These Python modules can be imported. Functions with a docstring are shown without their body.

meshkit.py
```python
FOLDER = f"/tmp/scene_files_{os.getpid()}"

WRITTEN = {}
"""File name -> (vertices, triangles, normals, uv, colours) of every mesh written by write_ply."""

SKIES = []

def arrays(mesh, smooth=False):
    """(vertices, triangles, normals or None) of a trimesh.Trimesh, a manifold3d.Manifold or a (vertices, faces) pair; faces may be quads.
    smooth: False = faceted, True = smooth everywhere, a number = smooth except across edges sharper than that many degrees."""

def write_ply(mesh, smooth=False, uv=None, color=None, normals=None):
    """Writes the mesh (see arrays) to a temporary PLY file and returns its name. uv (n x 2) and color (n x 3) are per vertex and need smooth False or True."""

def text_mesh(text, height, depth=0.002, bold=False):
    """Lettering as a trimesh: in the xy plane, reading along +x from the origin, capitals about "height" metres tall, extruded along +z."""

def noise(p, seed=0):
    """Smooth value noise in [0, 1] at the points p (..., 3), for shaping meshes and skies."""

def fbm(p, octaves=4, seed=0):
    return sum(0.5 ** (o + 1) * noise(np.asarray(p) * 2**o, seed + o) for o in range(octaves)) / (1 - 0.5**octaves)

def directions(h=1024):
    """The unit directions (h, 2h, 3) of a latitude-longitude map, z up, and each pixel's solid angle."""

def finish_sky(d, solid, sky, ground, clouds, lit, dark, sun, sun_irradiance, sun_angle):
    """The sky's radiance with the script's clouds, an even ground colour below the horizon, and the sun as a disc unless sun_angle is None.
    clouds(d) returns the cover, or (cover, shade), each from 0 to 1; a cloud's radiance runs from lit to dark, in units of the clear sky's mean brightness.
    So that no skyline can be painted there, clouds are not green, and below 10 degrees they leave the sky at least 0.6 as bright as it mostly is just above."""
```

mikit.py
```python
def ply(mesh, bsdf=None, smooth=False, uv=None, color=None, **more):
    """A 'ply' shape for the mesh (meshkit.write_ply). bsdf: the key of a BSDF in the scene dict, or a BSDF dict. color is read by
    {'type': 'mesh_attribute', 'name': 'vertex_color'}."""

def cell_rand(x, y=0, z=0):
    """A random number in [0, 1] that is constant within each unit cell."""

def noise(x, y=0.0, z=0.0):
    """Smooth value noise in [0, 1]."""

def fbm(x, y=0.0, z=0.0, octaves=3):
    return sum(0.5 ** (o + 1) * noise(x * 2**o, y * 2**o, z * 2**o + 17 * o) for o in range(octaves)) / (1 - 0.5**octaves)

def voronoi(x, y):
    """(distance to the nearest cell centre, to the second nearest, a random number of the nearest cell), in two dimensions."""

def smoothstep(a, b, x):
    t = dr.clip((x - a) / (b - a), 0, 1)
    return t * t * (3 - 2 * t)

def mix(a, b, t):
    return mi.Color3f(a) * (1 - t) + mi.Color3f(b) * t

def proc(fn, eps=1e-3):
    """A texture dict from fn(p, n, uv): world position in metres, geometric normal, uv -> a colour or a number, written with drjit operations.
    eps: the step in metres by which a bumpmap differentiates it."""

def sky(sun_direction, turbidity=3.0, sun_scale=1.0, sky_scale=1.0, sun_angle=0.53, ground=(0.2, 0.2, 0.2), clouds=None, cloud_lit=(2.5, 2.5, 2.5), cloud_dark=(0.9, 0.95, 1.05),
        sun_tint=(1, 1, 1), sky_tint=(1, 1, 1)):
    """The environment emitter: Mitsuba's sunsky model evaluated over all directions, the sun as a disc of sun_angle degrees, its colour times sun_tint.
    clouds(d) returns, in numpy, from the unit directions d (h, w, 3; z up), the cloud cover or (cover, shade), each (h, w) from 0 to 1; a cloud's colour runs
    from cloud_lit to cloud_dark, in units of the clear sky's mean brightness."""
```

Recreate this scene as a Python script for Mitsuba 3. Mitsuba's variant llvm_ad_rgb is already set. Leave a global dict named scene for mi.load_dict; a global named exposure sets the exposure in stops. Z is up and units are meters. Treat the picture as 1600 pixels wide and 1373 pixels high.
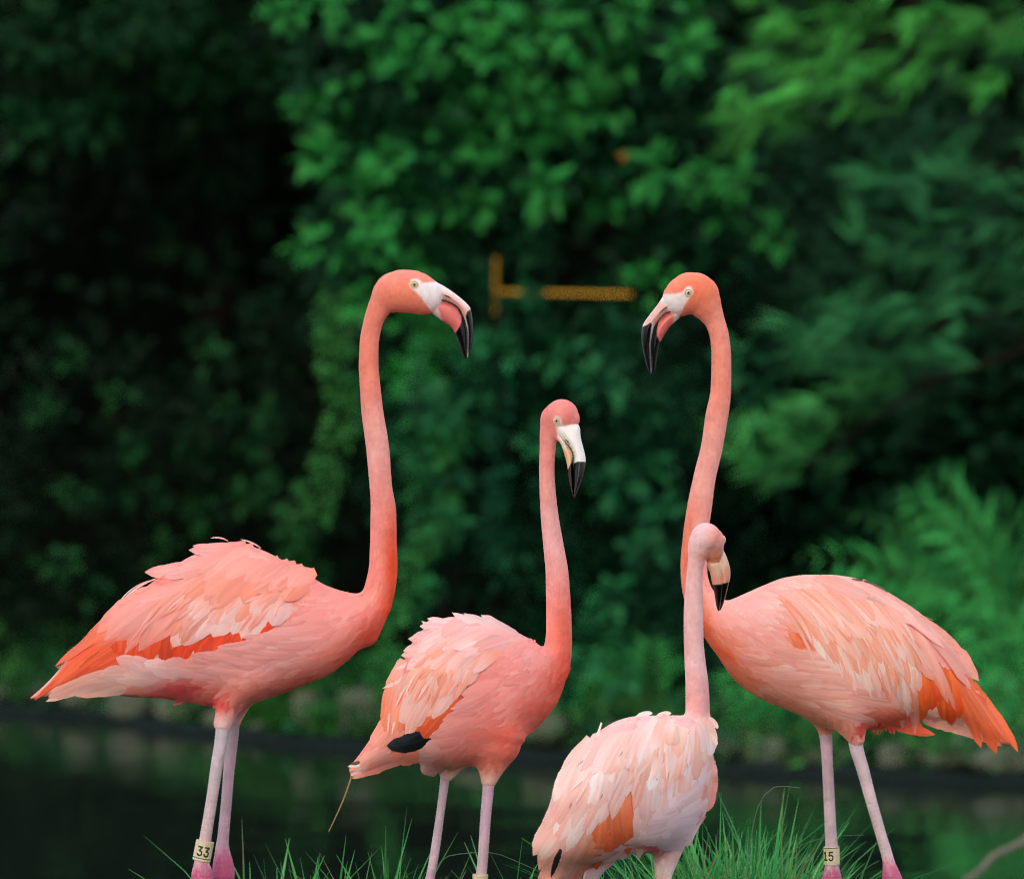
import math
import numpy as np, trimesh, mitsuba as mi, mikit, meshkit
import shapely
from shapely.geometry import Polygon
from scipy import ndimage
from scipy.interpolate import PchipInterpolator

T = mi.ScalarTransform4f
scene, labels = {}, {}

# ------------------------------------------------------------------ camera, sky, exposure
F, HC, HOR = 9200.0, 1.25, 500.0          # focal length in photograph pixels, camera height, row of the horizon
scene['camera'] = {'type': 'thinlens', 'fov': math.degrees(2 * math.atan(800 / F)), 'fov_axis': 'x',
                   'to_world': T().look_at(origin=[0, 0, HC], target=[0, 10, HC - 186.5 / F * 10], up=[0, 0, 1]),
                   'aperture_radius': 0.024, 'focus_distance': 9.95, 'near_clip': 0.5, 'far_clip': 200.0}
scene['sky'] = mikit.sky([-0.25, -0.85, 0.42], turbidity=4, sun_scale=0.3, sun_angle=40, clouds=lambda d: 1.0,
                         cloud_lit=(2.36, 2.5, 2.72))
exposure = 1.97

# ------------------------------------------------------------------ helpers
def at(px, py, Y):
    """The point at distance Y that stands at this place of the photograph."""
    return np.array([(px - 800) * Y / F, Y, HC - (py - HOR) * Y / F])

def lin(c):
    c = np.asarray(c, float) / 255.0
    return np.where(c < 0.04045, c / 12.92, ((c + 0.055) / 1.055) ** 2.4)

def sstep(a, b, x):
    t = np.clip((x - a) / (b - a), 0, 1)
    return t * t * (3 - 2 * t)

def tag(key, label=None, cat=None, group=None, kind=None):
    d = {}
    if label: d['label'] = label
    if cat: d['category'] = cat
    if group: d['group'] = group
    if kind: d['kind'] = kind
    labels[key] = d

def number(base):
    if base not in scene and base not in labels and not any(k.startswith(base + '__') for k in scene):
        return base
    i = 1
    while f'{base}_{i:03d}' in scene or f'{base}_{i:03d}' in labels or any(k.startswith(f'{base}_{i:03d}__') for k in scene):
        i += 1
    return f'{base}_{i:03d}'

_count = {}
def piece(base):
    """Numbered key for alike pieces (fast)."""
    n = _count.get(base, 0)
    _count[base] = n + 1
    return base if n == 0 else f'{base}_{n:03d}'

def tube(points, radii, sides=14, flat=1.0):
    p = np.asarray(points, float)
    r = np.broadcast_to(np.asarray(radii, float), (len(p),))
    t = np.gradient(p, axis=0)
    t /= np.linalg.norm(t, axis=1, keepdims=True) + 1e-12
    ref = np.where(np.abs(t[:, 1:2]) < 0.9, [0, 1.0, 0], [1.0, 0, 0])
    a = np.cross(t, ref); a /= np.linalg.norm(a, axis=1, keepdims=True) + 1e-12
    b = np.cross(t, a)
    ang = np.arange(sides) * 2 * np.pi / sides
    v = p[:, None] + r[:, None, None] * (np.cos(ang)[None, :, None] * a[:, None] + flat * np.sin(ang)[None, :, None] * b[:, None])
    n = len(p)
    i, j = np.meshgrid(np.arange(n - 1), np.arange(sides), indexing='ij')
    q = np.stack([i * sides + j, (i + 1) * sides + j, (i + 1) * sides + (j + 1) % sides, i * sides + (j + 1) % sides], -1).reshape(-1, 4)
    f = np.vstack([q[:, [0, 1, 2]], q[:, [0, 2, 3]]])
    V = np.vstack([v.reshape(-1, 3), p[:1], p[-1:]])
    k = np.arange(sides)
    c0, c1 = n * sides, n * sides + 1
    f = np.vstack([f, np.stack([np.full(sides, c0), k, (k + 1) % sides], 1), np.stack([np.full(sides, c1), (n - 1) * sides + (k + 1) % sides, (n - 1) * sides + k], 1)])
    return V, f

def merge(parts):
    V, Fc, C, n = [], [], [], 0
    for p in parts:
        V.append(p[0]); Fc.append(np.asarray(p[1]) + n); n += len(p[0])
        if len(p) > 2: C.append(np.broadcast_to(p[2], (len(p[0]), 3)))
    return np.vstack(V), np.vstack(Fc), (np.vstack(C) if C else None)

def spline(pts, n):
    """Catmull-Rom-like smooth curve through rows of pts."""
    pts = np.asarray(pts, float)
    d = np.r_[0, np.cumsum(np.linalg.norm(np.diff(pts[:, :3] if pts.shape[1] > 3 else pts, axis=0), axis=1))]
    return PchipInterpolator(d, pts)(np.linspace(0, d[-1], n))

def surface_nets(f, h):
    """Smooth surface of a field's zero level: vertices in grid units times h, triangles facing out."""
    ins = f < 0
    sh = f.shape
    s = np.zeros([n - 1 for n in sh], np.uint8)
    for i, j, k in np.ndindex(2, 2, 2):
        s += ins[i:sh[0] - 1 + i, j:sh[1] - 1 + j, k:sh[2] - 1 + k]
    act = (s > 0) & (s < 8)
    I = np.argwhere(act)
    idx = np.full(act.shape, -1, np.int64); idx[act] = np.arange(len(I))
    pos, cnt = np.zeros((len(I), 3)), np.zeros(len(I))
    for ax in range(3):
        o = [a for a in range(3) if a != ax]
        for a, b in np.ndindex(2, 2):
            c0 = np.zeros(3, int); c0[o[0]] = a; c0[o[1]] = b
            c1 = c0.copy(); c1[ax] = 1
            v0 = f[tuple((I + c0).T)]; v1 = f[tuple((I + c1).T)]
            m = (v0 < 0) != (v1 < 0)
            t = np.where(m, v0 / np.where(m, v0 - v1, 1), 0)
            p = c0 + t[:, None] * (c1 - c0)
            pos += p * m[:, None]; cnt += m
    V = I + pos / cnt[:, None]
    Fs = []
    for ax in range(3):
        o = [a for a in range(3) if a != ax]
        sl0, sl1 = [slice(1, -1)] * 3, [slice(1, -1)] * 3
        sl0[ax], sl1[ax] = slice(0, -1), slice(1, None)
        a0, a1 = ins[tuple(sl0)], ins[tuple(sl1)]
        E = np.argwhere(a0 != a1)
        first = a0[tuple(E.T)]
        E = E + 1; E[:, ax] -= 1
        q = []
        for da, db in ((0, 0), (-1, 0), (-1, -1), (0, -1)):
            e = E.copy(); e[:, o[0]] += da; e[:, o[1]] += db
            q.append(idx[tuple(e.T)])
        q = np.stack(q, 1)
        flip = first if ax != 1 else ~first
        q = np.where(flip[:, None], q, q[:, ::-1])
        Fs.append(q)
    Q = np.vstack(Fs)
    g = np.gradient(f)
    for _ in range(2):   # lay the vertices exactly on the surface
        val = ndimage.map_coordinates(f, V.T, order=1)
        gr = np.stack([ndimage.map_coordinates(x, V.T, order=1) for x in g], 1)
        st = (val / np.maximum((gr ** 2).sum(1), 1e-6))[:, None] * gr
        V = V - np.clip(st, -0.5, 0.5)
    return V * h, np.vstack([Q[:, [0, 1, 2]], Q[:, [0, 2, 3]]])

def poly_sdf(poly, X, Y):
    """Signed distance to a polygon, negative inside."""
    P = np.asarray(poly, float)
    d = np.full(X.shape, 1e9)
    for a, b in zip(P, np.roll(P, -1, 0)):
        e = b - a
        t = np.clip(((X - a[0]) * e[0] + (Y - a[1]) * e[1]) / (e @ e + 1e-9), 0, 1)
        d = np.minimum(d, np.hypot(X - a[0] - t * e[0], Y - a[1] - t * e[1]))
    return np.where(shapely.contains_xy(Polygon(P), X, Y), -d, d)

def rounded(poly, n=3):
    """Chaikin corner cutting of a closed outline."""
    P = np.asarray(poly, float)
    for _ in range(n):
        Q = np.roll(P, -1, 0)
        P = np.stack([0.75 * P + 0.25 * Q, 0.25 * P + 0.75 * Q], 1).reshape(-1, 2)
    return P

def smin(a, b, k):
    h = np.clip(0.5 + 0.5 * (b - a) / k, 0, 1)
    return b * (1 - h) + a * h - k * h * (1 - h)

# ------------------------------------------------------------------ materials
VC = {'type': 'mesh_attribute', 'name': 'vertex_color'}
def principled(base, rough, spec=0.5, **k):
    return {'type': 'twosided', 'bsdf': {'type': 'principled', 'base_color': base, 'roughness': rough, 'specular': spec, **k}}
def rgb(*c): return {'type': 'rgb', 'value': list(c)}
def bumped(tex_fn, scale, inner, eps=1e-3):
    return {'type': 'twosided', 'bsdf': {'type': 'bumpmap', 'arbitrary': mikit.proc(tex_fn, eps), 'scale': scale, 'bsdf': inner}}

def down_bump(p, n, uv):          # fine downy relief of short body feathers
    return mikit.fbm(p.x * 260, p.y * 260, p.z * 150, 2)
scene['plumage_material'] = bumped(down_bump, 0.0007, {'type': 'principled', 'base_color': VC, 'roughness': 0.75, 'specular': 0.25, 'sheen': 0.25}, 8e-4)
def barb_bump(p, n, uv):          # barbs run slanting from the shaft: uv = (across, along)
    import drjit as dr
    a = dr.abs(uv.x)
    return 0.5 * mikit.noise((uv.y - a * 0.55) * 30 + 50, uv.x * 3) + 0.5 * mikit.noise((uv.y - a * 0.5) * 11, uv.x * 2 + 9)
scene['feather_material'] = bumped(barb_bump, 0.00035, {'type': 'principled', 'base_color': VC, 'roughness': 0.62, 'specular': 0.3, 'sheen': 0.2}, 1e-3)
def scute_bump(p, n, uv):
    import drjit as dr
    r = uv.y + 0.55 * mikit.noise(p.x * 160, p.y * 160, p.z * 60)
    k = dr.floor(r)
    f = r - k
    c = uv.x * 5 + 0.5 * mikit.noise(p.z * 90, p.x * 90) + 0.5 * (k - 2 * dr.floor(k / 2))
    g = c - dr.floor(c)
    return mikit.smoothstep(0, 0.18, f) * mikit.smoothstep(1, 0.82, f) * mikit.smoothstep(0, 0.14, g) * mikit.smoothstep(1, 0.86, g) + 0.3 * mikit.noise(p.x * 700, p.y * 700, p.z * 700)
scene['leg_material'] = bumped(scute_bump, 0.0007, {'type': 'principled', 'base_color': VC, 'roughness': 0.34, 'specular': 0.5}, 4e-4)
scene['bill_material'] = {'type': 'twosided', 'bsdf': {'type': 'principled', 'base_color': VC, 'roughness': 0.22, 'specular': 0.4}}
scene['eye_material'] = principled(VC, 0.12, 0.6)
scene['band_material'] = principled(rgb(0.72, 0.66, 0.45), 0.35, 0.5)
scene['ink_material'] = principled(rgb(0.02, 0.02, 0.02), 0.5, 0.3)
scene['water_drop_material'] = {'type': 'dielectric', 'int_ior': 1.33}
scene['leaf_material'] = principled(VC, 0.55, 0.10)
scene['grass_material'] = principled(VC, 0.45, 0.3)
def bark_col(p, n, uv):
    return mikit.mix((0.006, 0.006, 0.005), (0.022, 0.020, 0.016), mikit.fbm(p.x * 30, p.y * 30, p.z * 8, 3))
scene['bark_material'] = principled(mikit.proc(bark_col), 0.9, 0.05)
def soil_col(p, n, uv):  # near-black, so the shade of the recess is carried by the colour
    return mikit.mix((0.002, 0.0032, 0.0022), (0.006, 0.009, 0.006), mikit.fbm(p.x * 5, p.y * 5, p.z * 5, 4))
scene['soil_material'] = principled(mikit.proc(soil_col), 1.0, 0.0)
def rock_col(p, n, uv):
    a = mikit.fbm(p.x * 9, p.y * 9, p.z * 9, 4)
    c = mikit.mix((0.04, 0.065, 0.05), (0.15, 0.175, 0.125), a)
    return mikit.mix(c, mi.Color3f(0.04, 0.09, 0.03), mikit.smoothstep(0.5, 0.75, mikit.fbm(p.x * 5 + 7, p.y * 5, p.z * 5, 3)))
scene['rock_material'] = principled(mikit.proc(rock_col), 0.7, 0.3)
def kerb_col(p, n, uv):
    a = mikit.fbm(p.x * 6, p.y * 6, p.z * 14, 4)
    c = mikit.mix((0.004, 0.009, 0.010), (0.014, 0.026, 0.027), a)
    return c
scene['kerb_material'] = principled(mikit.proc(kerb_col), 0.7, 0.08)
def ripple(p, n, uv):
    return mikit.fbm(p.x * 1.6, p.y * 5.0, 0.0, 3) + 0.25 * mikit.noise(p.x * 9, p.y * 22)
scene['water_material'] = {'type': 'bumpmap', 'arbitrary': mikit.proc(ripple, 4e-3), 'scale': 0.003,
                           'bsdf': {'type': 'principled', 'base_color': rgb(0.006, 0.010, 0.008), 'roughness': 0.035, 'specular': 0.30}}
scene['yellow_material'] = principled(rgb(0.85, 0.46, 0.04), 0.5, 0.3)

# ------------------------------------------------------------------ the flamingos
H = 2.5     # grid step in units of one photograph pixel (about 1.1 mm at the birds)

class Flamingo:
    """A bird in its own metric frame: u to the right, v down, w away from the front, in units of s metres; rows of u and v are read off the photograph."""
    def __init__(b, key, Y):
        b.key, b.Y, b.s = key, Y, Y / F
        b.rng = np.random.default_rng(sum(map(ord, key)) * 7 + int(Y * 1000))
        b.pending, b.shift = [], np.array([6.0, 0, 5])
    def world(b, P):
        P = np.asarray(P, float)
        return np.stack([(P[..., 0] - 800) * b.s, b.Y + P[..., 2] * b.s, HC - (P[..., 1] - HOR) * b.s], -1)

    def body(b, box, top, bot, width, mid, chains, paint, knob=()):
        (u0, u1), (v0, v1), (w0, w1) = box
        U, V, W = (np.arange(a, c + H, H, dtype=np.float32) for a, c in box)
        b.o = np.array([u0, v0, w0], float)
        it = lambda t: PchipInterpolator(*np.array(sorted(t), float).T)
        ft, fb, fw, fm = it(top), it(bot), it(width), it(mid)
        lo, hi = max(min(p[0] for p in top), min(p[0] for p in bot)), min(max(p[0] for p in top), max(p[0] for p in bot))
        uc = np.clip(U, lo, hi)
        tt, bb = ft(uc), fb(uc)
        hh = np.maximum((bb - tt) / 2, 1.5); cc = (tt + bb) / 2
        ww = np.maximum(fw(np.clip(uc, *[f(p[0] for p in width) for f in (min, max)])), 1.5)
        mm = fm(np.clip(uc, *[f(p[0] for p in mid) for f in (min, max)]))
        b.fm = lambda u: fm(np.clip(u, *[f(p[0] for p in mid) for f in (min, max)]))
        p = 2.15
        a = (np.abs(V[None, :] - cc[:, None]) / hh[:, None]) ** p
        c = (np.abs(W[None, :] - mm[:, None]) / ww[:, None]) ** p
        f = ((a[:, :, None] + c[:, None, :]) ** (1 / p) - 1) * np.minimum(hh, ww)[:, None, None]
        out = np.maximum(lo - U, U - hi)[:, None, None]
        f = np.maximum(f, out).astype(np.float32)
        for pts, k in chains:
            P = np.asarray(pts, float)
            if len(P) > 2: P = spline(P, max(3, int(np.linalg.norm(np.diff(P[:, :3], axis=0), axis=1).sum() / 7)))
            g = np.full(f.shape, 60.0, np.float32)
            for A, B in zip(P[:-1], P[1:]):
                pad = max(A[3], B[3]) + 34
                sl = []
                for d, G in enumerate((U, V, W)):
                    i0, i1 = np.searchsorted(G, [min(A[d], B[d]) - pad, max(A[d], B[d]) + pad])
                    sl.append(slice(i0, i1))
                u, v, w = np.ix_(U[sl[0]] - A[0], V[sl[1]] - A[1], W[sl[2]] - A[2])
                e = B[:3] - A[:3]
                t = np.clip((u * e[0] + v * e[1] + w * e[2]) / (e @ e + 1e-9), 0, 1)
                d = np.sqrt((u - t * e[0]) ** 2 + (v - t * e[1]) ** 2 + (w - t * e[2]) ** 2) - (A[3] + t * (B[3] - A[3]))
                g[tuple(sl)] = np.minimum(g[tuple(sl)], d)
            f = smin(f, g, k).astype(np.float32)
        # soft unevenness of the plumage
        uu, vv, wv = np.ix_(U, V, W)
        V3, Fc = surface_nets(f, H)
        P = V3 + b.o
        ins = f < 0
        any_in = ins.any(2)
        i0 = ins.argmax(2)
        ii, jj = np.indices(i0.shape)
        i1 = np.maximum(i0 - 1, 0)
        fa, fbv = f[ii, jj, i1], f[ii, jj, i0]
        t = np.where(any_in & (i0 > 0), fa / np.where(fa - fbv == 0, 1, fa - fbv), 0)
        D = w0 + (i1 + t) * H
        near = ndimage.distance_transform_edt(~any_in, return_distances=False, return_indices=True)
        D = D[near[0], near[1]]
        b.inside, b.front_map, b.front_soft = any_in, D, ndimage.gaussian_filter(D, 3.0)
        b.core = ndimage.binary_erosion(any_in, iterations=2)
        b.paint = paint
        col = b.colour(P)
        mesh = trimesh.Trimesh(b.world(P), Fc, process=False)
        if mesh.volume < 0: mesh.faces = mesh.faces[:, ::-1]
        scene[b.key + '__body'] = mikit.ply(mesh, 'plumage_material', smooth=True, color=col)

    def colour(b, P):
        n = meshkit.fbm(P * 0.055 + 11, 3, 1)[:, None] - 0.5
        m = meshkit.fbm(P * 0.25 + 3, 2, 2)[:, None] - 0.5 + 0.9 * (meshkit.noise(P * [0.34, 0.22, 0.3], 5)[:, None] - 0.5) ** 3 * 8
        c = b.paint(P[:, :2], P) * (1 + 0.10 * n + 0.12 * m) + np.array([0, 18, 18]) * n + b.shift
        return lin(np.clip(c, 0, 255))

    def front(b, uv, soft=False):
        q = ((uv - b.o[:2]) / H)
        q = np.stack([np.clip(q[..., 0], 0, b.front_map.shape[0] - 1), np.clip(q[..., 1], 0, b.front_map.shape[1] - 1)])
        return ndimage.map_coordinates(b.front_soft if soft else b.front_map, q.reshape(2, -1), order=1).reshape(uv.shape[:-1])

    def feather(b, base, tip, wid, c0, c1, bend=0.0, lift=5.0, point=0.5, mat='feather_material', under=b'wing', name=None, nL=12, nW=9, depth=None, ragged=0.0, curl=0.0):
        lift = lift * 0.40
        P0, P2 = np.asarray(base, float), np.asarray(tip, float)
        d = P2 - P0; L = np.linalg.norm(d); n = np.array([-d[1], d[0]]) / L
        P1 = (P0 + P2) / 2 + n * bend * L
        t = np.linspace(0, 1, nL)[:, None]
        C = (1 - t) ** 2 * P0 + 2 * t * (1 - t) * P1 + t ** 2 * P2
        tan = np.gradient(C, axis=0); tan /= np.linalg.norm(tan, axis=1, keepdims=True)
        nr = np.stack([-tan[:, 1], tan[:, 0]], 1)
        t = t[:, 0]
        prof = (0.45 + 0.55 * sstep(0, 0.35, t)) * np.sqrt(np.clip(1 - (np.clip(t - point, 0, 1) / (1 - point)) ** 2, 0, 1)) ** 1.0
        prof[-1] = 0.06
        s = np.linspace(-1, 1, nW)
        e = 1 + ragged * b.rng.normal(size=(nL, nW)) * np.abs(s)[None] ** 2
        uv = C[:, None] + nr[:, None] * (s[None, :, None] * (wid / 2 * prof)[:, None, None] * e[..., None])
        if ragged:
            uv = uv + tan[:, None] * (b.rng.normal(size=(nL, nW)) * ragged * wid * 0.4 * sstep(0.7, 1, t)[:, None])[..., None]
        base_w = b.front(uv, True) if depth is None else np.full(uv.shape[:2], float(depth))
        w = base_w - (lift * (0.25 + 0.9 * t))[:, None] - 0.075 * wid * (prof[:, None] * (1 - s[None] ** 2)) - curl * (t ** 2)[:, None] * L
        P = np.concatenate([uv, w[..., None]], -1).reshape(-1, 3)
        cj = 1 + 0.04 * b.rng.normal()
        m = sstep(0.25, 0.95, t)[:, None, None]
        edge = (np.abs(s) ** 3)[None, :, None]
        k = m + 0.10 * edge
        streak = 1 + 0.07 * (meshkit.noise(np.stack([np.broadcast_to(s * 4.5, (nL, nW)), np.broadcast_to((t * 1.4)[:, None], (nL, nW)), np.full((nL, nW), b.rng.random() * 99)], -1)) - 0.5)[..., None] * 2
        c = (np.asarray(c0, float) * (1 - k) + np.asarray(c1, float) * k) * cj * streak
        c = c + np.array([10, 14, 14]) * (np.abs(s) < 0.05)[None, :, None] + b.shift * (c[..., :1] > 100)
        i, j = np.meshgrid(np.arange(nL - 1), np.arange(nW - 1), indexing='ij')
        q = np.stack([i * nW + j, i * nW + j + 1, (i + 1) * nW + j + 1, (i + 1) * nW + j], -1).reshape(-1, 4)
        f = np.vstack([q[:, [0, 1, 2]], q[:, [0, 2, 3]]])
        UV = np.stack([np.broadcast_to(s, (nL, nW)), np.broadcast_to((t * L / wid)[:, None], (nL, nW))], -1).reshape(-1, 2) + np.array([0, b.rng.random() * 7])
        return P, f, c.reshape(-1, 3), UV

    def put(b, part, fm, label=None, own=0.66):
        b.pending.append((part, fm, label, own))

    def normals(b, V, f, keep):
        """Vertex normals of small feathers, leaning towards those of the body they lie on."""
        n = np.zeros_like(V); fn = np.cross(V[f[:, 1]] - V[f[:, 0]], V[f[:, 2]] - V[f[:, 0]])
        for k in range(3): np.add.at(n, f[:, k], fn)
        n /= np.linalg.norm(n, axis=1, keepdims=True) + 1e-12
        uv = V[:, :2]; e = 4.0
        g = np.stack([b.front(uv + [e, 0], True) - b.front(uv - [e, 0], True), b.front(uv + [0, e], True) - b.front(uv - [0, e], True)], 1) / (2 * e)
        g *= np.minimum(1, 2.5 / (np.linalg.norm(g, axis=1, keepdims=True) + 1e-9))
        m = np.c_[g[:, 0], g[:, 1], -np.ones(len(g))]; m /= np.linalg.norm(m, axis=1, keepdims=True)
        n = np.where((n * m).sum(1, keepdims=True) < 0, -n, n)
        n = n * keep + m * (1 - keep)
        n /= np.linalg.norm(n, axis=1, keepdims=True) + 1e-12
        return np.stack([n[:, 0], n[:, 2], -n[:, 1]], 1)

    def finish(b):
        """Writes the feathers; colours run into those of their neighbours, as barbs of soft feathers do."""
        mid = np.array([fm[0][:, :2].reshape(-1, 9, 2)[8, 4] if len(fm[0]) == 108 else fm[0][len(fm[0]) // 2, :2] for _, fm, _, _ in b.pending])
        own = np.array([fm[2].reshape(-1, 9, 3)[8, 2:7].mean(0) if len(fm[0]) == 108 else fm[2].mean(0) for _, fm, _, _ in b.pending])
        use = np.array([o < 0.9 for *_, o in b.pending])
        for part, (P, f, c, UV), label, o in b.pending:
            w = np.exp(-((P[:, None, :2] - mid[None, use]) ** 2).sum(-1) / (2 * 15.0 ** 2)) + 1e-9
            fld = (w @ own[use]) / w.sum(1, keepdims=True)
            c = c * o + fld * (1 - o)
            V = b.world(P)
            n = b.normals(P, f, 0.5)
            k = piece(f'{b.key}__{part}')
            scene[k] = {'type': 'ply', 'filename': meshkit.write_ply((V, f), False, UV, lin(np.clip(c, 0, 255)), normals=n), 'face_normals': False, 'bsdf': {'type': 'ref', 'id': 'feather_material'}}
            if label: tag(k, label)

    def row(b, part, bases, tips, n, wid, c0s, c1s, bend=0.05, lift=5, point=0.42, jit=5, ragged=0.05, order=1, wj=0.16, own=0.68):
        n = int(n * 1.45); wid = wid * 0.86
        B, Tt = spline(bases, n), spline(tips, n)
        seq = range(n) if order > 0 else range(n - 1, -1, -1)
        for a, i in enumerate(seq):
            r = b.rng
            c0 = np.array(c0s[i % len(c0s)], float); c1 = np.array(c1s[i % len(c1s)], float)
            along = (Tt[i] - B[i]) * r.normal() * (0.05 if part.startswith('tail') else 0.15)
            if len(c0s) > 1: k = r.random(); c0 = c0 * k + np.array(c0s[r.integers(len(c0s))], float) * (1 - k)
            if len(c1s) > 1: k = r.random(); c1 = c1 * k + np.array(c1s[r.integers(len(c1s))], float) * (1 - k)
            b.put(part, b.feather(B[i] + r.normal(size=2) * jit * 0.5, Tt[i] + along + r.normal(size=2) * jit * 0.7, wid * max(0.6, 1 + wj * r.normal()), c0, c1,
                                  bend + 0.035 * r.normal(), lift + 0.10 * a + r.uniform(0, 1.5), point + r.uniform(-0.12, 0.12), ragged=ragged), own=own)

    def plumage(b, flow, regions, mat='plumage_material'):
        """Many small contour feathers lying on the body; regions: (polygon, spacing, length, width, lift)."""
        FP = np.array([f[:2] for f in flow], float); FD = np.array([[math.cos(math.radians(f[2])), math.sin(math.radians(f[2]))] for f in flow])
        parts, r = [], b.rng
        nL, nW = 6, 5
        t, s = np.linspace(0, 1, nL), np.linspace(-1, 1, nW)
        prof = (0.5 + 0.5 * sstep(0, 0.4, t)) * np.sqrt(np.clip(1 - (np.clip(t - 0.45, 0, 1) / 0.55) ** 2, 0, 1)); prof[-1] = 0.12
        i, j = np.meshgrid(np.arange(nL - 1), np.arange(nW - 1), indexing='ij')
        q = np.stack([i * nW + j, i * nW + j + 1, (i + 1) * nW + j + 1, (i + 1) * nW + j], -1).reshape(-1, 4)
        fq = np.vstack([q[:, [0, 1, 2]], q[:, [0, 2, 3]]])
        VV, FF, CC, n0 = [], [], [], 0
        for poly, sp, ln, wd, lift in regions:
            if sp < 6: continue
            P = np.asarray(poly, float)
            lo, hi = P.min(0), P.max(0)
            g = np.stack(np.meshgrid(np.arange(lo[0], hi[0], sp), np.arange(lo[1], hi[1], sp)), -1).reshape(-1, 2)
            g = g + r.uniform(-0.5, 0.5, g.shape) * sp
            g = g[shapely.contains_xy(Polygon(P).buffer(0), g[:, 0], g[:, 1])]
            ij = np.clip(((g - b.o[:2]) / H).astype(int), 0, np.array(b.inside.shape) - 1)
            g = g[b.core[ij[:, 0], ij[:, 1]]]
            wgt = 1 / (((g[:, None] - FP[None]) ** 2).sum(-1) + 60.0) ** 1.5
            d = (wgt[..., None] * FD).sum(1); d /= np.linalg.norm(d, axis=1, keepdims=True) + 1e-9
            a = r.normal(size=len(g)) * 0.16
            d = np.stack([d[:, 0] * np.cos(a) - d[:, 1] * np.sin(a), d[:, 0] * np.sin(a) + d[:, 1] * np.cos(a)], 1)
            N = np.stack([-d[:, 1], d[:, 0]], 1)
            L = ln * r.uniform(0.7, 1.3, len(g)); Wd = 0.62 * wd * r.uniform(0.7, 1.3, len(g))
            ij = np.clip(((g + d * L[:, None] * 0.62 - b.o[:2]) / H).astype(int), 0, np.array(b.inside.shape) - 1)
            ok = b.inside[ij[:, 0], ij[:, 1]] | (r.random(len(g)) < 0.04)
            g, d, N, L, Wd = g[ok], d[ok], N[ok], L[ok], Wd[ok]
            C = g[:, None] + d[:, None] * (t[None, :, None] - 0.3) * L[:, None, None]
            C = C + N[:, None] * (r.normal(size=len(g)) * 0.08)[:, None, None] * (t ** 2)[None, :, None] * L[:, None, None]
            uv = C[:, :, None] + N[:, None, None] * (s[None, None, :, None] * (prof[None, :] * Wd[:, None] / 2)[:, :, None, None])
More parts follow.
